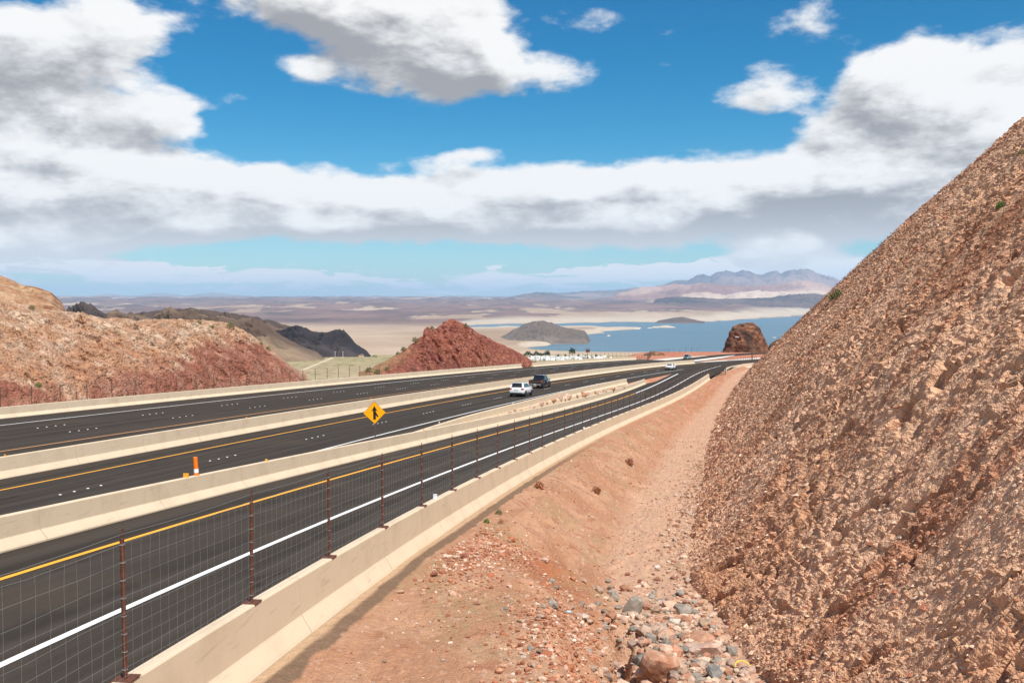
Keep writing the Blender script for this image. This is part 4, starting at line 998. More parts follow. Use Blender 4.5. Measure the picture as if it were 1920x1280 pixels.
# the gate between the two barriers
gl = [at(1331.5, 702.8, 187.5), at(1346, 703.2, 193.0), at(1360.5, 703.6, 199.0)]
gate = empty('fence_gate', [float(q) for q in gl[0]]); tag(gate, 'dark mesh gate on thick posts between the barrier ends', 'gate')
G0 = Vector(gate.location); gm = MB()
for i, p in enumerate(gl):
    p = Vector([float(q) for q in p]) - G0
    MB().tube(p - Vector((0, 0, .3)), p + Vector((0, 0, 2.05)), .07 if i != 1 else .05, None, 8).build('post', MAT['dark_steel'], gate)
a = Vector([float(q) for q in gl[0]]) - G0; b = Vector([float(q) for q in gl[2]]) - G0
for q in np.linspace(.08, 1.95, 14): gm.tube(a + Vector((0, 0, q)), b + Vector((0, 0, q)), .008, None, 3)
for q in np.linspace(0, 1, 60): gm.tube(a + (b - a) * q + Vector((0, 0, .05)), a + (b - a) * q + Vector((0, 0, 1.95)), .007, None, 3)
o = gm.build('wire_mesh', MAT['dark_steel'], gate); o['kind'] = 'stuff'
for q in (.08, 1.97): MB().tube(a + Vector((0, 0, q)), b + Vector((0, 0, q)), .03, None, 6).build('rail', MAT['dark_steel'], gate)

# ------------------------------------------------------------------ merge sign
def sign():
    p = MP(np.array(21.6), np.array(6.3)); p = Vector([float(q) for q in p.reshape(3)])
    root = empty('road_sign', p, R(12), R(-1.5)); tag(root, 'yellow diamond sign with a black merging arrow on a thin post', 'road sign')
    MB().box((0, .03, 1.05), (.06, .05, 2.9)).build('post', MAT['dark_steel'], root)
    c = 2.17; S = .745; Y = plain('sign_yellow', (.95, .40, .004), .35, spec=.4); K = plain('sign_black', (.010, .010, .010), .5)
    def diamond(s, r):
        pts = []
        for k in range(4):
            a = math.pi / 2 * k; cx, cz = math.sin(a) * (s - r * 1.414), math.cos(a) * (s - r * 1.414)
            for j in range(-2, 3): t = a + j * math.pi / 16 * 1.0; pts.append((cx + math.sin(t) * r, cz + math.cos(t) * r))
        return pts
    MB().slab([(x, 0, c + z) for x, z in diamond(S, .07)], (0, .012, 0)).build('backing_plate', K, root)
    MB().slab([(x, -.006, c + z) for x, z in diamond(S - .022, .06)], (0, .004, 0)).build('face', Y, root)
    def poly(pts): return [(x, -.012, c + z) for x, z in pts]
    ar = MB()
    ar.slab(poly([(-.085, -.44), (.075, -.44), (.085, .16), (-.085, .16)]), (0, .004, 0))
    ar.slab(poly([(-.20, .09), (-.085, .16), (.085, .16), (.20, .09), (0, .46)]), (0, .0042, 0))
    ar.slab(poly([(.06, .10), (.06, -.10), (.165, -.30), (.255, -.24), (.13, -.02)]), (0, .0038, 0))
    ar.build('arrow', K, root)
sign()
def delineator():
    s = 24.4; best = None
    for q in np.arange(10, 40, .1):
        x, y, z, th = on_ramp(b3n)(q); X_, _ = proj(np.array([x, y, z + .82]))
        if best is None or abs(X_ - 369) < best[0]: best = (abs(X_ - 369), x, y, z + .82)
    root = empty('delineator_post', best[1:], 0, R(-3.5)); tag(root, 'orange tubular delineator with a white band on the barrier top', 'delineator')
    O = plain('orange_plastic', (.90, .19, .008), .4)
    MB().tube((0, 0, 0), (0, 0, .66), .082, .078, 14).build('tube', O, root, bevel=.01)
    MB().tube((0, 0, .10), (0, 0, .24), .0845, .0835, 14, False).build('reflective_band', plain('white_sheeting', (.85, .85, .88), .3), root)
    MB().tube((0, 0, 0), (0, 0, .03), .11, .10, 14).build('foot', O, root)
    p = Vector(best[1:]) - Vector((.42, .95, -.02)); x, y, z, th = None, None, None, None
    for q in np.arange(10, 40, .05):
        x, y, z, th = on_ramp(b3n)(q); X_, _ = proj(np.array([x, y, z + .82]))
        if X_ > 348: break
    reflector(bar_mid, (x, y, z + .82), th, refl_y, (.03, .20, .15))
delineator()

# ------------------------------------------------------------------ street lamps
def lamp(label, base, h, arm):
    root = empty('street_lamp', base); tag(root, label, 'street lamp', 'street lamps at the far bend')
    MB().tube((0, 0, -.4), (0, 0, h - .4), .16, .11, 10).build('pole', MAT['dark_steel'], root)
    m = MB(); pts = [(-arm * t, 0, h - .4 + .75 * math.sin(t * math.pi / 2 * 1.0) + .0) for t in np.linspace(0, 1, 7)]
    m.path(pts, .055, 6); m.build('arm', MAT['dark_steel'], root)
    hd = MB().box((-arm - .35, 0, h + .33), (.95, .34, .16)).build('lamp_head', plain('lamp_grey', (.62, .65, .68), .4), root, bevel=.04)
b1 = at(1410, 687.5, 250.0); lamp('slim street lamp beside the curved barrier, its pole fully in view', [float(q) for q in b1], 7.35, 3.6)
b2 = at(1486, 687.0, 262.0); lamp('street lamp reaching out from behind the right-hand slope', [float(q) for q in b2], 7.5, 4.6)

# ------------------------------------------------------------------ vehicles
GLASS = plain('tinted_glass', (.010, .012, .014), .06, spec=.8); TYRE = plain('tyre_rubber', (.018, .018, .018), .8); RIM = plain('alloy', (.55, .56, .58), .3, .9)
TRIM = plain('dark_trim', (.022, .022, .024), .6); RED = plain('tail_lamp_red', (.42, .010, .010), .2, coat=.6); PLATE = plain('plate_white', (.65, .66, .68), .4); LAMPC = plain('lamp_clear', (.75, .77, .80), .15, coat=.6)
def wheel_me():
    t = MB(); n = 20
    prof = [(.20, -.11), (.33, -.12), (.36, -.09), (.36, .09), (.33, .12), (.20, .11)]
    V = [(p[0] * math.cos(a), p[1], p[0] * math.sin(a)) for a in [2 * math.pi * i / n for i in range(n)] for p in prof]
    F = [(i * 6 + j, ((i + 1) % n) * 6 + j, ((i + 1) % n) * 6 + (j + 1) % 6, i * 6 + (j + 1) % 6) for i in range(n) for j in range(6)]
    t.add(V, F); tm = t.mesh('tyre', smooth=True); tm.materials.append(TYRE)
    r = MB()
    r.tube((0, .02, 0), (0, .085, 0), .06, .05, 10)
    for k in range(5):
        a = 2 * math.pi * k / 5; M = Matrix.Rotation(a, 3, 'Y'); r.box((.12, .07, 0), (.17, .03, .055), M=M)
    V = []; 
    for i in range(n):
        a = 2 * math.pi * i / n
        for q, yy in ((.225, .10), (.195, .09), (.195, -.09)): V.append((q * math.cos(a), yy, q * math.sin(a)))
    r.add(V, [(i * 3 + j, ((i + 1) % n) * 3 + j, ((i + 1) % n) * 3 + j + 1, i * 3 + j + 1) for i in range(n) for j in range(2)])
    r.tube((0, -.02, 0), (0, 0, 0), .19, .19, 16)
    rm = r.mesh('rim'); rm.materials.append(RIM)
    return tm, rm
TM, RMM = wheel_me()
def loft(stations, ring):
    V = []; m = None
    for st in stations:
        r = ring(*st[1:]); m = len(r)
        V += [(st[0], y, z) for y, z in r]
    n = len(stations); F = [(i * m + j, i * m + (j + 1) % m, (i + 1) * m + (j + 1) % m, (i + 1) * m + j) for i in range(n - 1) for j in range(m)]
    F += [tuple(range(m - 1, -1, -1)), tuple(range((n - 1) * m, n * m))]
    return MB().add(V, F)
def body_ring(zb, zd, w, crown=.03):
    h = [(w * .86, zb), (w * .97, zb + .12), (w, zb + (zd - zb) * .45), (w * .985, zd - .16), (w * .93, zd - .03), (w * .6, zd + crown * .6), (0, zd + crown)]
    return h + [(-y, z) for y, z in h[-2::-1]]
def bil(q, u, v): a, b, c, d = [Vector(p) for p in q]; return (a * (1 - u) + b * u) * (1 - v) + (d * (1 - u) + c * u) * v
def pane(q, u0, u1, v0, v1, off):
    pts = [bil(q, u, v) for u, v in ((u0, v0), (u1, v0), (u1, v1), (u0, v1))]
    n = (pts[1] - pts[0]).cross(pts[3] - pts[0]).normalized(); ctr = sum((Vector(p) for p in q), Vector()) / 4
    if n.dot(ctr - Vector((ctr.x * .3, 0, .9))) < 0: n = -n
    return MB().slab([p + n * off for p in pts], -n * (off + .01))
def cabin(root, paint, x0, x1, zb, hw, rx0, rx1, zr, rw, wins=2, rear=True):
    a = [(x0, -hw, zb), (x1, -hw, zb), (x1, hw, zb), (x0, hw, zb)]; b = [(rx0, -rw, zr), (rx1, -rw, zr), (rx1, rw, zr), (rx0, rw, zr)]
    mb = MB(); mb.add(a + b, [(0, 3, 2, 1), (4, 5, 6, 7), (0, 1, 5, 4), (1, 2, 6, 5), (2, 3, 7, 6), (3, 0, 4, 7)])
    mb.build('roof', paint, root, bevel=.06, seg=3, smooth=True)
    pane((a[0], a[3], b[3], b[0]), .10, .90, .16, .86, .012).build('window', GLASS, root).__setitem__('label', 'rear window')
    pane((a[1], a[2], b[2], b[1]), .07, .93, .08, .90, .012).build('window', GLASS, root).__setitem__('label', 'windscreen')
    for q in ((a[0], a[1], b[1], b[0]), (a[3], a[2], b[2], b[3])):
        e = np.linspace(.10, .92, wins + 1)
        for k in range(wins): pane(q, e[k] + .012, e[k + 1] - .012, .14, .86, .010).build('window', GLASS, root)
def wheels(root, xs, w, r=.36):
    for x in xs:
        for sgn in (1, -1):
            e = bpy.data.objects.new('wheel', MB().tube((0, -.10, 0), (0, -.09, 0), .16, .16, 10).mesh('wheel')); e.data.materials.append(TRIM)
            C.objects.link(e); e.parent = root; e.location = (x, sgn * (w - .10), r); e.scale = (r / .36, 1, r / .36); e.rotation_euler = (0, 0, 0 if sgn > 0 else math.pi)
            for me, nm in ((TM, 'tyre'), (RMM, 'rim')):
                c = bpy.data.objects.new(nm, me); C.objects.link(c); c.parent = e
            MB().tube((x, sgn * (w - .14), r + .03), (x, sgn * (w + .006), r + .03), r * 1.17, None, 22).build('wheel_arch', TRIM, root)
def mirror(root, x, w, z, mat):
    for sgn in (1, -1): MB().box((x, sgn * (w + .12), z), (.10, .22, .15)).build('mirror', mat, root, bevel=.03)
def suv(label, pos, th, paint):
    r = empty('estate_car', pos, -th + math.pi / 2, 0); tag(r, label, 'car')
    loft([(-2.42, .46, .90, .80), (-2.38, .40, 1.02, .88), (-2.15, .34, 1.10, .94), (-1.3, .30, 1.12, .965), (0, .30, 1.09, .965), (.9, .30, 1.05, .96), (1.35, .30, 1.02, .955), (2.0, .32, .93, .92), (2.32, .36, .80, .84), (2.42, .42, .70, .72)], body_ring).build('body', paint, r, smooth=True)
    cabin(r, paint, -2.28, 1.05, 1.07, .89, -1.92, .15, 1.70, .70, 3)
    MB().box((-1.0, 0, .36), (2.6, 1.5, .22)).box((-2.40, 0, .44), (.14, 1.50, .20)).build('bumper', TRIM, r, bevel=.03)
    for s in (1, -1):
        MB().box((-2.33, s * .74, .98), (.22, .34, .15)).build('tail_lamp', RED, r, bevel=.03)
        MB().box((-.8, s * .62, 1.725), (1.7, .03, .03)).build('roof_rail', RIM, r)
        MB().box((2.26, s * .66, .80), (.22, .30, .14)).build('headlight', LAMPC, r, bevel=.03)
    MB().box((-2.425, 0, .86), (.02, .52, .14)).build('number_plate', PLATE, r); MB().box((-2.40, 0, .93), (.05, .62, .05)).build('trim_strip', TRIM, r)
    MB().box((-1.98, 0, 1.70), (.24, 1.28, .05)).build('spoiler', paint, r, bevel=.02)
    wheels(r, (-1.42, 1.42), .965); mirror(r, .72, .93, 1.14, paint)
    return r
def pickup(label, pos, th, paint, cat='pickup truck'):
    r = empty('pickup_truck', pos, -th + math.pi / 2, 0); tag(r, label, cat)
    loft([(-.92, .46, 1.14, .97), (.2, .45, 1.12, .98), (1.2, .45, 1.12, .975), (1.9, .45, 1.10, .965), (2.6, .48, 1.02, .92), (2.86, .52, .92, .82)], body_ring).build('body', paint, r, smooth=True)
    cabin(r, paint, -.95, 1.62, 1.12, .90, -.72, .80, 1.86, .72, 2)
    m = MB(); m.box((-1.90, .93, .86), (2.0, .10, .70)).box((-1.90, -.93, .86), (2.0, .10, .70)).box((-1.9, 0, .62), (2.0, 1.86, .12)); m.build('cargo_bed', paint, r, bevel=.03)
    MB().box((-2.88, 0, .88), (.09, 1.78, .60)).build('tailgate', paint, r, bevel=.03)
    MB().box((-2.95, 0, .55), (.20, 1.86, .20)).build('bumper', RIM, r, bevel=.04); MB().box((2.90, 0, .55), (.16, 1.7, .22)).build('bumper', RIM, r, bevel=.04)
    MB().box((2.87, 0, .86), (.05, 1.1, .30)).build('grille', TRIM, r); MB().box((0, 0, .48), (5.2, 1.5, .2)).build('chassis', TRIM, r)
    for s in (1, -1):
        MB().box((-2.87, s * .91, .98), (.12, .14, .36)).build('tail_lamp', RED, r, bevel=.02)
        MB().box((2.78, s * .72, .90), (.16, .34, .20)).build('headlight', LAMPC, r, bevel=.03)
        MB().box((0.3, s * 1.0, .42), (2.0, .12, .06)).build('running_board', RIM, r)
    MB().box((-3.06, .0, .58), (.02, .34, .16)).build('number_plate', PLATE, r)
    wheels(r, (-1.80, 1.85), .975, .41); mirror(r, 1.30, .95, 1.22, paint)
    return r
def saloon(label, pos, th, paint):
    r = empty('saloon_car', pos, -th + math.pi / 2, 0); tag(r, label, 'car')
    loft([(-2.35, .42, .88, .74), (-2.28, .34, .98, .84), (-1.8, .28, 1.00, .90), (-.6, .26, .98, .92), (.6, .26, .94, .92), (1.5, .27, .86, .90), (2.1, .30, .74, .82), (2.32, .36, .62, .66)], body_ring).build('body', paint, r, smooth=True)
    cabin(r, paint, -1.75, 1.0, .94, .82, -1.05, .15, 1.38, .62, 2)
    MB().box((-2.36, 0, .42), (.08, 1.3, .18)).build('bumper', TRIM, r, bevel=.03)
    for s in (1, -1):
        MB().box((-2.30, s * .62, .82), (.12, .40, .12)).build('tail_lamp', RED, r, bevel=.02); MB().box((2.2, s * .56, .64), (.2, .3, .1)).build('headlight', LAMPC, r, bevel=.02)
    MB().box((-2.36, 0, .66), (.02, .46, .13)).build('number_plate', PLATE, r)
    wheels(r, (-1.38, 1.38), .92, .33); mirror(r, .62, .88, 1.0, paint)
    return r
def car_paint(n, c, rough=.25): return plain(n, c, rough, coat=1.0)
WH = car_paint('white_car_paint', (.80, .80, .80)); BK = car_paint('black_car_paint', (.008, .008, .009), .15); GY = car_paint('grey_green_car_paint', (.20, .23, .23))
def veh(fn, s, n, label, paint, rev=False):
    X_, Y_, Z_, T_ = sample(MAIN, s, n); z = float(Z_ + main_z(s, n)) + .012
    r = fn(label, (float(X_), float(Y_), z), float(T_) + (math.pi if rev else 0), paint)
    r.rotation_euler = (0, .038 * (-1 if rev else 1), r.rotation_euler[2]); return r
veh(suv, 79.6, 1.55, 'white estate car in the right lane behind the black pickup', WH)
veh(pickup, 101.6, -1.75, 'black pickup truck driving away next to the median barrier', BK)
veh(saloon, 189.5, 1.7, 'small white saloon far along the right carriageway', WH)
p = at(1288, 673.8, 0); Yp = 342.0; q = at(1288.5, 674.0, Yp); pk = pickup('grey-green pickup truck coming towards the camera on the far bend', (float(q[0]), Yp, float(plat_z(np.array(Yp))) + .20), R(22) + math.pi, GY)
q = at(1448, 662.5, 400.0); saloon('white car half hidden by the slope near the big brown rock', (float(q[0]), 400.0, float(plat_z(np.array(400.0))) + .5), R(-115), WH)

# ------------------------------------------------------------------ rock outcrops beyond the road
def outcrop(name, label, rows, Yd, depth, ca, cb, cat='rock', seg=90, amp=1.6, sc=5.0):
    """rows: (y, x_left, x_right) as surveyed, from the base up"""
    rows = np.array(rows, float); yy = np.linspace(rows[0, 0], rows[-1, 0], 70)
    o = np.argsort(rows[:, 0]); L = np.interp(yy, rows[o, 0], rows[o, 1]); Rr = np.interp(yy, rows[o, 0], rows[o, 2])
    a = np.linspace(0, 2 * np.pi, seg); A, Yp = np.meshgrid(a, yy, indexing='ij')
    cx = ((L + Rr) / 2)[None, :]; hw = ((Rr - L) / 2)[None, :]
    P0 = at(cx + np.cos(A) * hw, Yp + 0 * A, Yd + 0 * A)
    P = P0.copy(); P[..., 1] += np.sin(A) * hw / F_PX * Yd * depth
    base = P[:, 0, 2].min(); d = fbm(P / sc, 6, ridge=True) * .6 + fbm(P / sc * 1.7 + 5, 5) * .5
    cr = worley(P / (sc * .9))[0]; d = d + (cr - .45) * .7
    nx, ny = np.cos(A), np.sin(A); P = P + np.stack([nx, ny, .3 + 0 * nx], -1).astype(np.float32) * (d * amp * .5 - amp * .1)[..., None]
    P[:, -1] = P[:, -1].mean(0)
    P[0] = P[-1]
    c = lerpc(ca, cb, ramp(fbm(P / sc * 1.3 + 2, 5), -.25, .3)); c = lerpc(c, (.05, .035, .03), ramp(fbm(P / sc + 12, 4), .08, .32) * .75)
    V = P - at(rows[0, 1] * .5 + rows[0, 2] * .5, rows[0, 0], Yd)
    me = grid_mesh(name, V, c, smooth=False); ob = link(name, me, MAT['earth_hill']); ob.location = [float(q) for q in at(rows[0, 1] * .5 + rows[0, 2] * .5, rows[0, 0], Yd)]
    if cat: tag(ob, label, cat)
    else: tag(ob, label, kind='structure')
    return ob
outcrop('rock_outcrop', 'big brown rock standing above the lake at the road bend', [(663, 1358, 1442), (655, 1359, 1440), (645, 1360, 1434), (638, 1366, 1431), (630, 1367, 1428), (622, 1368, 1424), (615, 1375, 1421), (610, 1385, 1417), (606.5, 1396, 1411), (604.8, 1401, 1405)], 462, .8, (.13, .065, .045), (.31, .16, .105), amp=4.2, sc=6)
outcrop('rock_outcrop', 'smaller dark brown rock peeping out beside the slope', [(664, 1440, 1500), (655, 1441, 1500), (648, 1443, 1496), (642, 1449, 1488), (637, 1457, 1478), (635, 1464, 1470)], 440, .8, (.13, .07, .05), (.28, .16, .11), amp=1.8, sc=5)
outcrop('dirt_mound', 'low heap of dark brown rubble on the plateau edge', [(668, 1204, 1251), (665, 1207, 1248), (662, 1212, 1243), (660, 1217, 1234), (658.5, 1222, 1230)], 402, .7, (.14, .075, .045), (.32, .19, .12), amp=.35, sc=2.2, cat='rubble heap')

# ------------------------------------------------------------------ stones
def rock_mesh(name, seed, col, col2, flat=.75, sub=2, sharp=.55):
    bm = bmesh.new(); bmesh.ops.create_icosphere(bm, subdivisions=sub, radius=1.0)
    V = np.array([v.co[:] for v in bm.verts]); rs = np.random.RandomState(seed)
    r = np.ones(len(V))
    for k in range(9):                                   # planar facets
        n = rs.normal(size=3); n /= np.linalg.norm(n); d = rs.uniform(.48, .78)
        dp = V @ n; r = np.where(dp * r > d, d / np.maximum(dp, 1e-3), r)
    V = V * r[:, None]; V = V * (1 + .11 * fbm(V * 1.4 + seed, 4)[:, None]) * np.array((1, rs.uniform(.7, 1), flat))
    for v, p in zip(bm.verts, V): v.co = p
    me = bpy.data.meshes.new(name); bm.to_mesh(me); bm.free()
    a = me.color_attributes.new('Col', 'FLOAT_COLOR', 'POINT'); c = lerpc(col, col2, ramp(fbm(V * 1.6 + seed * 3, 3), -.2, .3)); c4 = np.ones((len(V), 4), np.float32); c4[:, :3] = c; a.data.foreach_set('color', c4.ravel())
    me.materials.append(MAT['rock']); return me
GREY = ((.25, .22, .185), (.36, .315, .265)); DGREY = ((.15, .135, .12), (.24, .21, .185)); ORNG = ((.36, .17, .10), (.48, .29, .20)); PINK = ((.46, .29, .22), (.56, .42, .34)); PALE = ((.52, .42, .34), (.62, .53, .45)); REDR = ((.27, .095, .065), (.36, .15, .10)); TANR = ((.36, .24, .165), (.45, .32, .24)); BLUE = ((.24, .235, .23), (.32, .31, .295))
COLW = {id(GREY): 'grey', id(DGREY): 'dark grey', id(ORNG): 'orange-brown', id(PINK): 'pinkish', id(PALE): 'pale', id(REDR): 'red', id(TANR): 'tan', id(BLUE): 'blue-grey'}
BLD = [(1187, 1138, 20, GREY, .9, 'large rounded grey boulder at the head of the wash-out'), (1125, 1105, 9, TANR, .8, 'tan boulder at the upper left of the stony wash'), (1154, 1114, 10, GREY, .7, 'grey boulder left of the large rounded grey one'),
       (1219, 1116, 8, GREY, .7, 'small grey boulder above and right of the large rounded one'), (1275, 1112, 10, GREY, .8, 'grey boulder tucked against the foot of the slope, highest of three'), (1287, 1126, 9, PINK, .8, 'pinkish boulder tucked against the foot of the slope, middle of three'),
       (1284, 1143, 16, GREY, .85, 'broad grey boulder against the foot of the slope, lowest of three'), (1098, 1156, 9, PALE, .7, 'pale stone on the left lip of the trench'), (1111, 1163, 6, REDR, .7, 'red stone on the left lip of the trench'),
       (1235, 1246, 30, ORNG, 1.0, 'largest boulder, orange-brown, at the bottom of the trench'), (1203, 1243, 15, DGREY, 1.0, 'dark grey boulder leaning on the left of the orange-brown one'), (1325, 1213, 30, PINK, .55, 'large flat pinkish slab in the wash near the slope'),
       (1321, 1188, 27, ORNG, .4, 'flat orange-tan slab just above the large pinkish slab'), (1338, 1262, 15, BLUE, 1.1, 'upright blue-grey block at the bottom of the wash'), (1307, 1268, 10, GREY, .8, 'grey stone left of the upright blue-grey block'),
       (1373, 1246, 12, TANR, .8, 'tan boulder right of the upright blue-grey block'), (1400, 1252, 14, PINK, .6, 'pinkish flat boulder at the slope foot by the bottom edge'), (1372, 1221, 12, GREY, .9, 'grey boulder at the right end of the large pinkish slab'),
       (1207, 1199, 8, GREY, .8, 'grey stone above the dark trench'), (1249, 1209, 12, GREY, .4, 'thin flat grey slab above the orange-brown boulder'), (1214, 1174, 12, DGREY, .7, 'dark grey boulder in the middle of the stony wash'),
       (1262, 1163, 14, PALE, .5, 'pale flat stone in the middle of the stony wash'), (1231, 1143, 11, TANR, .7, 'tan stone right of the large rounded grey boulder'), (1281, 1170, 9, PALE, .7, 'small pale stone below the three boulders at the slope foot'),
       (1187, 1178, 8, GREY, .7, 'small grey stone on the left of the wash below the large rounded one'), (1259, 1190, 10, BLUE, .6, 'blue-grey stone left of the flat orange-tan slab'), (1318, 1166, 12, TANR, .6, 'tan block above the flat orange-tan slab'),
       (1176, 1076, 5, REDR, .7, 'small red stone on the upper floor, left of its pair'), (1200, 1086, 5, REDR, .7, 'small red stone on the upper floor, right of its pair'), (1139, 1087, 6, GREY, .7, 'small grey stone at the top left of the wash'),
       (1284, 1216, 10, DGREY, .8, 'dark grey stone between the orange-brown boulder and the pinkish slab'), (1166, 1158, 7, TANR, .7, 'small tan stone on the ledge left of the wash'), (1300, 1245, 9, ORNG, .8, 'small orange-brown stone right of the largest boulder'),
       (1345, 1236, 10, GREY, .7, 'grey stone between the pinkish slab and the blue-grey block'), (1242, 1128, 6, PALE, .7, 'small pale stone near the top of the stony wash'), (1158, 1137, 6, DGREY, .8, 'small dark grey stone left of the large rounded boulder'),
       (868, 1039, 9, REDR, .6, 'long dark red stone on the rubble heap beside the near barrier'), (812, 1075, 8, REDR, .7, 'reddish stone on the lower left of the rubble heap'), (895, 1128, 6, ORNG, .7, 'orange-red stone at the foot of the rubble heap'),
       (1012, 1220, 6, DGREY, .7, 'dark stone near the bottom edge of the dirt bench'), (945, 1139, 6, BLUE, .6, 'small bluish stone below the rubble heap'), (717, 1238, 5, TANR, .8, 'lone tan stone on the smooth dirt bench'), (832, 1236, 4, PALE, .8, 'lone pale stone on the smooth dirt bench')]
for i, (x, y, r, cc, flat, lab) in enumerate(BLD):
    p = on_surf(['dirt_ditch'], x, y + r * .55); R_ = r / F_PX * p.y * 1.25
    me = rock_mesh('boulder', 100 + i, cc[0], cc[1], flat, 3 if r > 11 else 2)
    o = link('boulder', me); o.location = p + Vector((0, R_ * .3, R_ * flat * .5)); o.scale = (R_, R_, R_); o.rotation_euler = (random.uniform(-.2, .2), random.uniform(-.2, .2), random.uniform(-.5, .5))
    tag(o, lab, 'boulder' if r > 9 else 'stone')
ROW = [(957, 771, 5), (967, 768, 6), (976, 767, 5), (993, 764, 8), (1001, 763, 5), (1016, 757, 9), (1028, 755, 5), (1037, 753, 7), (1051, 749, 9), (1062, 748, 5), (1068, 746, 9), (1082, 744, 6), (1093, 740, 9), (1103, 739, 7), (1117, 736, 8), (1127, 735, 6), (1134, 732, 7), (1145, 730, 8), (1155, 727, 7), (1167, 724, 6), (1176, 722, 5)]
ORD = ['first', 'second', 'third', 'fourth', 'fifth', 'sixth', 'seventh', 'eighth', 'ninth', 'tenth', 'eleventh', 'twelfth', 'thirteenth', 'fourteenth', 'fifteenth', 'sixteenth', 'seventeenth', 'eighteenth', 'nineteenth', 'twentieth', 'twenty-first']
for i, (x, y, r) in enumerate(ROW):
    p = on_surf(['gore_island'], x, y + 2); R_ = r / F_PX * p.y * 1.1; cc = (PINK, TANR, ORNG, PINK, TANR)[i % 5]
    o = link('boulder', rock_mesh('boulder', 300 + i, cc[0], cc[1], .8, 2)); o.location = p + Vector((0, 0, R_ * .35)); o.scale = (R_, R_ * .8, R_); o.rotation_euler = (0, 0, i * 1.3)
    tag(o, f"{'low' if r < 7 else 'big rounded'} {COLW[id(cc)]} boulder, {ORD[i]} from the left in the row between the two barriers", 'boulder', 'boulders in a row between the two barriers')

def scatter(name, S, N, surf, size, cols, seed, mat='rock', sink=.25, octa=False):
    """countless loose stones as one object"""
    rs = np.random.RandomState(seed); n = len(S)
    ico = bmesh.new(); bmesh.ops.create_icosphere(ico, subdivisions=1, radius=1.0); bv = np.array([v.co[:] for v in ico.verts]); bf = np.array([[v.index for v in f.verts] for f in ico.faces]); ico.free()
    if octa: bv = np.array([(1, 0, 0), (0, 1, 0), (-1, 0, 0), (0, -1, 0), (.2, .1, 1), (0, 0, -1)], float); bf = np.array([(0, 1, 4), (1, 2, 4), (2, 3, 4), (3, 0, 4), (1, 0, 5), (2, 1, 5), (3, 2, 5), (0, 3, 5)])
    P = surf(S, N); k = len(bv)
    jit = 1 + rs.uniform(-.32, .22, (n, k, 1)); sc = size[:, None, None] * np.stack([rs.uniform(.7, 1.2, n), rs.uniform(.7, 1.2, n), rs.uniform(.45, .8, n)], -1)[:, None, :]
    a = rs.uniform(0, 6.28, n); ca, sa = np.cos(a), np.sin(a)
    Q = bv[None] * jit * sc; X_ = Q[..., 0] * ca[:, None] - Q[..., 1] * sa[:, None]; Y_ = Q[..., 0] * sa[:, None] + Q[..., 1] * ca[:, None]
    V = np.stack([X_, Y_, Q[..., 2]], -1) + P[:, None, :]; V[..., 2] += (size * sink)[:, None]
    F = (bf[None] + (np.arange(n) * k)[:, None, None]).reshape(-1, 3)
    ci = rs.randint(0, len(cols), n); c = np.array(cols)[ci] * rs.uniform(.75, 1.2, (n, 1)); c = np.repeat(c[:, None, :], k, 1)
    o = link(name, np_mesh(name, V.reshape(-1, 3), F, False, c.astype(np.float32)), MAT[mat]); return o
def dsurf(S, N):
    P = RP(S, N, 0); P[..., 2] += ditch_z(S, N); return P.astype(np.float64)
rs = np.random.RandomState(11)
def dsamp(n, s0, s1, pw=1.0):
    S = s0 + (s1 - s0) * rs.rand(n) ** pw; nf = tab(S, FOOT_N); N = 1.05 + (nf - .9) * rs.rand(n); return S, N
COLS = [(.46, .27, .19), (.38, .18, .115), (.52, .37, .29), (.30, .125, .085), (.42, .28, .20), (.60, .48, .39), (.44, .24, .16)]
n = 13000; S, N = dsamp(n, 0, 95, 1.5); keep = rs.rand(n) < .25 + .75 * ramp(fbm(v3(S * .25, N * .4, 2 + 0 * S), 3), -.15, .3)
S, N = S[keep], N[keep]; o = scatter('gravel', S, N, dsurf, np.exp(rs.normal(-3.95, .42, len(S))) * (1 + S / 90), COLS, 1); tag(o, 'loose pinkish gravel strewn over the ditch', kind='stuff')
# rubble heap by the barrier and the fan below it
S = np.concatenate([rs.normal(15.5, 2.3, 3000), rs.normal(9.5, 3.0, 3000)]); N = np.concatenate([rs.normal(2.2, .65, 3000), rs.normal(5.0, .45, 3000)]); k = (N > 1.1) & (S > 0)
o = scatter('rubble', S[k], N[k], dsurf, np.exp(rs.normal(-3.4, .42, k.sum())), COLS + [(.36, .15, .09), (.42, .20, .13), (.46, .27, .19), (.36, .16, .10)], 2); tag(o, 'broken red and tan rubble spilling from the barrier edge', kind='stuff')
S = rs.normal(13.5, 3.6, 1500); nf = tab(S, FOOT_N); N = nf - np.abs(rs.normal(0, 1.9, 1500)) - .1; k = (N > 3) & (S > 2)
o = scatter('rubble', S[k], N[k], dsurf, np.exp(rs.normal(-3.1, .5, k.sum())), [(.27, .24, .21), (.46, .33, .25), (.46, .32, .24), (.55, .43, .34), (.40, .22, .15), (.50, .36, .28)], 3); tag(o, 'grey and tan stones choking the wash', kind='stuff')
S = rs.uniform(6, 70, 1700); N = tab(S, FOOT_N) - np.abs(rs.normal(0, .55, 1700)) + .1
S_ = rs.normal(12.5, 3.6, 620); N_ = tab(S_, FOOT_N) - np.abs(rs.normal(0, 2.1, 620)) - .1; k_ = (S_ > 4) & (N_ > 4.3)
o = scatter('rubble', S_[k_], N_[k_], dsurf, np.exp(rs.normal(-2.2, .38, k_.sum())), [(.27, .235, .20), (.42, .31, .25), (.50, .34, .26), (.56, .42, .33), (.42, .23, .16)], 14); tag(o, 'larger grey and pinkish stones heaped in the wash', kind='stuff')
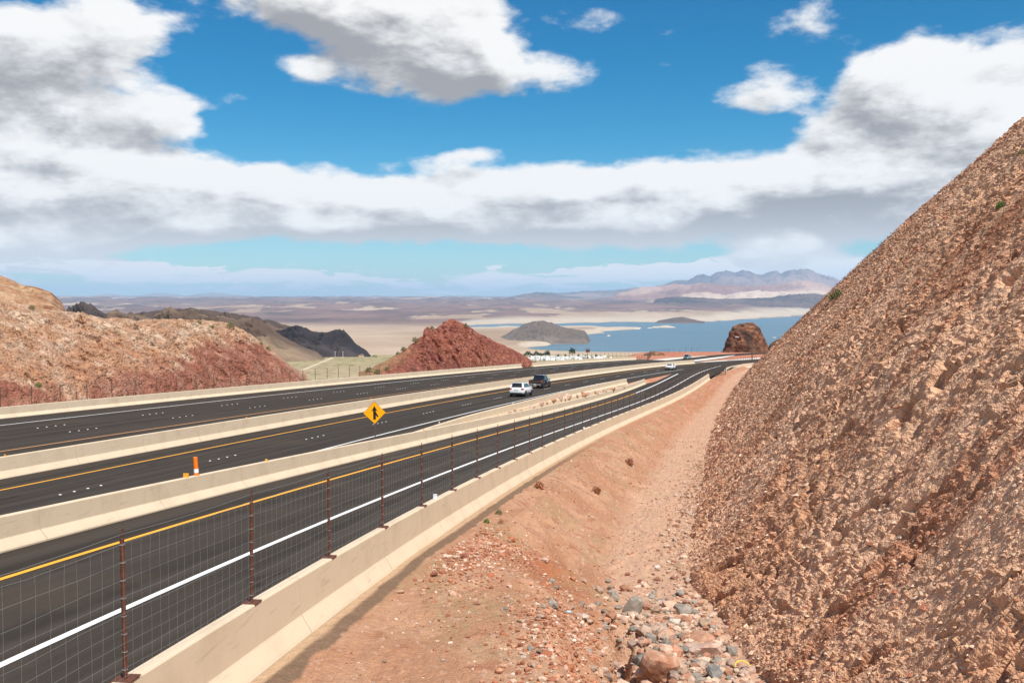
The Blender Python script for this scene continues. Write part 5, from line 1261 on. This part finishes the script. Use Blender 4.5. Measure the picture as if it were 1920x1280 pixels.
o = scatter('rubble', S, N, dsurf, np.exp(rs.normal(-3.0, .5, 1700)), [(.42, .28, .20), (.30, .16, .11), (.5, .38, .3)], 4); tag(o, 'fallen stones along the foot of the cut slope', kind='stuff')

# clods and stones standing proud of the cut face
def slope_stones(n, seed):
    rs = np.random.RandomState(seed); P = SLOPE['P']; r_, c_ = P.shape[:2]
    i = rs.randint(0, int(r_ * .93), n); j = (rs.rand(n) ** 1.15 * (c_ - 3)).astype(int); fi = rs.rand(n)[:, None]
    A = P[i, j] * (1 - fi) + P[np.minimum(i + 1, r_ - 1), j + 1] * fi
    f = fbm(A * v3(.5, .5, .5) + 3, 4); k = (rs.rand(n) < .45 + .55 * ramp(f, -.12, .22)) & (A[:, 1] > 5)
    A = A[k]; m = len(A); size = np.exp(rs.normal(-3.55, .42, m)) * (.72 + A[:, 1] / 46.0)
    o = scatter('clods', A, None, lambda S, N: S.astype(np.float64), size, [(.58, .40, .29), (.49, .31, .215), (.42, .23, .15), (.64, .48, .37), (.34, .15, .10), (.54, .35, .25)], seed, sink=.0, octa=True)
    return o
o = slope_stones(88000, 51); tag(o, 'tan clods and stones standing proud of the cut slope', kind='stuff')

# ------------------------------------------------------------------ plants
leaf_g = plain('shrub_green', (.15, .22, .05), .8, grain=.4, gscale=3); leaf_o = plain('shrub_olive', (.24, .22, .10), .85, grain=.4, gscale=3); dry = plain('dry_russet_twigs', (.44, .21, .12), .9, grain=.35, gscale=8); bark = plain('twig_brown', (.10, .07, .045), .9); dk_leaf = plain('dark_tree_green', (.040, .060, .028), .85, grain=.4, gscale=1)
def foliage(rs, n, rad, hgt, leaf, droop=.2, hollow=.35):
    V = []; F = []
    u = rs.normal(size=(n, 3)); u /= np.linalg.norm(u, axis=1)[:, None]; u[:, 2] = np.abs(u[:, 2]); rr = rs.uniform(hollow, 1, n) ** .6
    lump = 1 + .35 * fbm(u * 1.7 + rs.rand() * 50, 3); P = u * rr[:, None] * lump[:, None] * np.array((rad, rad, hgt))
    for p in P:
        d = rs.normal(size=3) * .6 + p / (np.linalg.norm(p) + 1e-6); d /= np.linalg.norm(d); w = np.cross(d, rs.normal(size=3)); w /= np.linalg.norm(w) + 1e-6; l = leaf * rs.uniform(.6, 1.4)
        b = len(V); V += [tuple(p - w * l * .3), tuple(p + w * l * .3), tuple(p + d * l)]; F.append((b, b + 1, b + 2))
    me = bpy.data.meshes.new('leaves'); me.from_pydata(V, [], F); return me
def shrub(label, p, rad, hgt, mat, seed, n=420, leaf=None, name='shrub', cat='shrub', part='leaves', group=None):
    rs = np.random.RandomState(seed); r = empty(name, p); tag(r, label, cat, group)
    m = MB()
    for k in range(9):
        a = rs.uniform(0, 6.28); q = rs.uniform(.4, .9); m.tube((0, 0, -.03), (math.cos(a) * rad * q, math.sin(a) * rad * q, hgt * rs.uniform(.5, .9)), rad * .035, rad * .012, 4)
    m.build('twigs', bark if mat is not dry else dry, r)
    link(part, foliage(rs, n, rad, hgt, leaf or rad * .28), mat, r); return r
def put_shrub(keys, x, y, r_px, label, mat, seed, **kw):
    p = on_surf(keys, x, y + r_px * .6); R_ = r_px / F_PX * p.y; return shrub(label, p, R_, R_ * 1.35, mat, seed, **kw)
put_shrub(['dirt_ditch'], 1010, 908, 9, 'russet tumbleweed at the edge of the near barrier', dry, 1, n=420, leaf=.09, name='tumbleweed', part='twig_mass')
put_shrub(['dirt_ditch'], 1117, 917, 8, 'dark russet tumbleweed on the ditch bank, lower of the two there', dry, 2, n=420, leaf=.09, name='tumbleweed', part='twig_mass')
put_shrub(['dirt_ditch'], 1181, 864, 8, 'flattened russet tumbleweed higher up the ditch bank', dry, 3, n=380, leaf=.11, name='tumbleweed', part='twig_mass')
put_shrub(['dirt_ditch'], 939, 977, 6, 'small red-brown dry plant on the rubble heap', dry, 4, n=300, name='tumbleweed', part='twig_mass')
put_shrub(['dirt_ditch'], 911, 975, 6, 'low green weed tuft at the kerb above the rubble', leaf_g, 5)
put_shrub(['dirt_ditch'], 935, 958, 7, 'olive weed tuft on the lip of the wash-out chute', leaf_o, 6)
put_shrub(['hillside'], 1877, 383, 9, 'bright green shrub high on the right-hand slope', leaf_g, 7, n=700)
put_shrub(['hillside'], 1567, 553, 13, 'olive bush on the brow of the right slope over the lake', leaf_o, 9, n=700)
put_shrub(['hillside'], 1915, 285, 7, 'olive shrub near the top of the right slope at the frame edge', leaf_o, 10, n=300)
for i, (x, y, r, lab, m_) in enumerate([(73, 719, 6, 'dark green shrub low on the left hill above the barrier', leaf_g), (399, 612, 4, 'small green shrub on the brow of the long tan hill', leaf_g), (434, 608, 8, 'olive bush breaking the skyline of the long tan hill', leaf_o),
                                        (375, 602, 5, 'pale olive bush on the crest left of the skyline bush', leaf_o), (60, 576, 6, 'low green scrub where the two left hills meet', leaf_o), (505, 652, 5, 'olive shrub near the end of the tan hill crest', leaf_o), (490, 642, 4, 'tiny olive shrub on the falling crest of the tan hill', leaf_o)]):
    put_shrub(['hill'], x, y, r, lab, m_, 20 + i, n=300)
for i, (x, y, r, lab) in enumerate([(812, 612, 5, 'green bush beside the notch of the red peak'), (874, 609, 5, 'bush on the right shoulder of the red peak'), (775, 634, 7, 'olive bush halfway up the left edge of the red peak'), (755, 648, 6, 'olive bush lower on the left edge of the red peak'), (744, 655, 4, 'small bush on the left edge of the red peak'),
                                    (711, 668, 6, 'olive bush low on the left edge of the red peak'), (690, 692, 7, 'bush at the left foot of the red peak'), (708, 695, 7, 'dark olive bush just above the barrier at the red peak'), (726, 690, 5, 'scrubby bush on the lower left flank of the red peak')]):
    put_shrub(['hill'], x, y, r, lab, leaf_o, 40 + i, n=300)
# dry brush caught in the creases of the slope: nobody could count it
def brush():
    rs = np.random.RandomState(21); S = 8 + 150 * rs.rand(9000) ** 1.1; t = rs.rand(9000) ** .9
    up = t * 30; dens = fbm(v3((S + up * .25) * .5, up * .13, 20 + 0 * S), 4); k = dens > .04; S, t = S[k][:2600], t[k][:2600]
    X, Y, z, T, N, w = slope_base(S, t); V = []; F = []
    for i in range(len(S)):
        L = rs.uniform(.07, .17) * (1 + Y[i] / 200)
        for j in range(9):
            d = rs.normal(size=3) + np.array((-.8, 0, 1.0)); d /= np.linalg.norm(d); o = rs.normal(size=3) * .08; wv = np.cross(d, rs.normal(size=3)); wv *= .007 * (1 + Y[i] / 40) / np.linalg.norm(wv)
            p = np.array((X[i] - .02, Y[i], z[i] + .02)) + o; b = len(V); V += [tuple(p - wv), tuple(p + wv), tuple(p + d * L)]; F.append((b, b + 1, b + 2))
    me = bpy.data.meshes.new('dry_brush'); me.from_pydata(V, [], F); tag(link('dry_brush', me, plain('dry_brush_brown', (.20, .095, .060), .9, grain=.35, gscale=8)), 'russet dry brush scattered over the cut slope', kind='stuff')
brush()

# ------------------------------------------------------------------ trailer park, trees and small far things
rs = np.random.RandomState(33); trailer_m = plain('trailer_white', (.80, .80, .78), .5); tw = plain('trailer_window', (.03, .03, .035), .2)
def trailer_mesh(L, H):
    L *= .82; H *= .8
    return MB().box((0, 0, H / 2 + .4), (L, 2.5, H)).box((L * .2, 0, H + .5), (1.1, .8, .25)).mesh('trailer', bevel=.2)
TMS = [trailer_mesh(8, 2.9), trailer_mesh(10.5, 3.1), trailer_mesh(6.5, 2.6)]
for m_ in TMS: m_.materials.append(trailer_m)
k = 0
basin = GRIDS['desert_ground']; bsel = basin[(basin[:, 1] > 900) & (basin[:, 1] < 2400) & (np.abs(basin[:, 0] - 60) < 260)]
def ground_h(x, y): return float(bsel[np.argmin((bsel[:, 0] - x) ** 2 + (bsel[:, 1] - y) ** 2), 2])
for row, (Yr, a_, b_, st) in enumerate([(1130, 990, 1092, 4.6), (1230, 988, 1160, 4.9), (1330, 996, 1136, 5.4)]):
    x = a_
    while x < b_:
        Yt = Yr + rs.uniform(-18, 18); X_ = (x - 960) / F_PX * Yt; o = bpy.data.objects.new('trailer', TMS[rs.randint(3)]); C.objects.link(o)
        o.location = (X_, Yt, ground_h(X_, Yt) - .2); o.rotation_euler = (0, 0, rs.choice([.2, 1.3, -.5, 1.9]) + rs.uniform(-.15, .15))
        o['label'] = 'white trailer parked in the park below the road'; o['category'] = 'trailer'; o['group'] = 'white trailers in the trailer park'; x += st * rs.uniform(.9, 2.0) * (1 + max(0, x - 1080) / 80)
def tree(label, x, y, Yt, h, seed, group=None):
    rs_ = np.random.RandomState(seed); X_ = (x - 960) / F_PX * Yt; r = empty('tree', (X_, Yt, ground_h(X_, Yt) - .1)); tag(r, label, 'tree', group)
    m = MB().tube((0, 0, 0), (.1, 0, h * .6), h * .035, h * .018, 6)
    for q in range(4): a = q * 1.6; m.tube((0, 0, h * .35), (math.cos(a) * h * .2, math.sin(a) * h * .2, h * .65), h * .016, h * .008, 4)
    m.build('trunk', bark, r); c = link('crown', foliage(rs_, 260, h * .34, h * .62, h * .13), dk_leaf, r); c.location = (0, 0, h * .34)
for i in range(11): tree('dark tree in the clump at the left end of the trailer park', 984 + i * 4.3, 666, 1395 + (i % 3) * 12, 6 + (i * 7 % 4), 60 + i, 'trees in the clump behind the trailers')
tree('taller dark tree standing up behind the trailers', 1073, 666, 1390, 13, 80); tree('tree at the right end of the dark clump, taller than the rest', 1027, 666, 1370, 11, 81)
for i, x in enumerate((1047, 1060, 1085, 1098, 1118)): tree('low tree among the white trailers', x, 668, 1290, 5, 90 + i, 'low trees among the trailers')
p = at(1102, 672, 300.0); r = empty('sign_tower', [float(q) for q in p]); tag(r, 'brown steel sign with a crossbar on a post by the far barrier', 'sign')
MB().box((0, 0, 1.4), (.14, .14, 3.4)).build('post', MAT['dark_steel'], r); MB().box((0, 0, 2.35), (1.25, .18, .75)).build('panel', MAT['rust_steel'], r); MB().box((0, 0, 3.05), (1.5, .12, .14)).build('crossbar', MAT['dark_steel'], r)
for i, (x, lab) in enumerate(((628, 'pale lattice pylon in front of the black hill, left of the pair'), (642.5, 'pale lattice pylon in front of the black hill, right of the pair'))):
    Yt = 1330; X_ = (x - 960) / F_PX * Yt; r = empty('pylon', (X_, Yt, -77.5)); tag(r, lab, 'pylon'); g = MB()
    for a in (-1, 1):
        for b in (-1, 1): g.tube((a * .9, b * .9, 0), (a * .2, b * .2, 8.5), .06, .05, 4)
    for q in range(6): g.tube((-1.1 + q * .14, -1.1 + q * .14, q * 1.4), (1.0 - q * .14, -1.0 + q * .14, q * 1.4 + 1.4), .04, None, 4)
    g.build('tower_frame', refl_w, r); MB().box((0, 0, 7.2), (3.2, .12, .12)).box((0, 0, 8.3), (2.2, .12, .12)).build('crossarm', refl_w, r)
wall_m = plain('pink_render', (.50, .34, .26), .8)
Yt = 1385.; X_ = (677 - 960) / F_PX * Yt; r = empty('house', (X_, Yt, -80.3)); tag(r, 'tiny pinkish house at the right end of the black hill', 'house')
MB().box((0, 0, 1.6), (7, 6, 3.2)).build('wall', wall_m, r); MB().slab([(-3.8, -3.3, 3.2), (3.8, -3.3, 3.2), (0, -3.3, 4.9)], (0, 6.6, 0)).build('roof', plain('roof_brown', (.22, .12, .09), .8), r)
for i, (x, y, w) in enumerate(((703, 617.5, 3.2), (714, 617, 4.5), (727, 617.8, 3), (912, 630, 4), (921, 627.5, 3), (1216 - 300, 634, 3))):
    Yt = F_PX * 208 / (y - HOR); X_ = (x - 960) / F_PX * Yt; o = MB().box((0, 0, 5), (w / F_PX * Yt, 26, 10)).build('shed', trailer_m); o.location = (X_, Yt, -207)
    tag(o, 'white roofed shed far out on the pale flat', 'shed', 'white sheds on the far flat')
# litter in the wash
p = on_surf(['dirt_ditch'], 1231, 1063); o = MB().box((0, 0, .03), (.16, .10, .05), .3).build('litter', plain('white_litter', (.82, .82, .84), .5), None, bevel=.01); o.location = p + Vector((0, 0, .03)); tag(o, 'crumpled white litter on the ditch floor', 'litter')
p = on_surf(['dirt_ditch'], 1067, 1149); o = MB().box((0, 0, .02), (.12, .07, .04), .6).build('litter', plain('pale_blue_litter', (.40, .62, .78), .5), None, bevel=.01); o.location = p + Vector((0, 0, .03)); tag(o, 'pale blue scrap of litter left of the stony wash', 'litter')
p = on_surf(['dirt_ditch'], 1390, 1262); m = MB(); m.path([(math.cos(a) * .17, math.sin(a) * .06, .13 * math.sin(a * .9) + .05) for a in np.linspace(.2, 3.4, 10)], .014, 5)
o = m.build('strap', plain('yellow_strap', (.80, .62, .03), .5)); o.location = p + Vector((0, 0, .12)); tag(o, 'curled yellow strap among the stones at the bottom', 'strap')
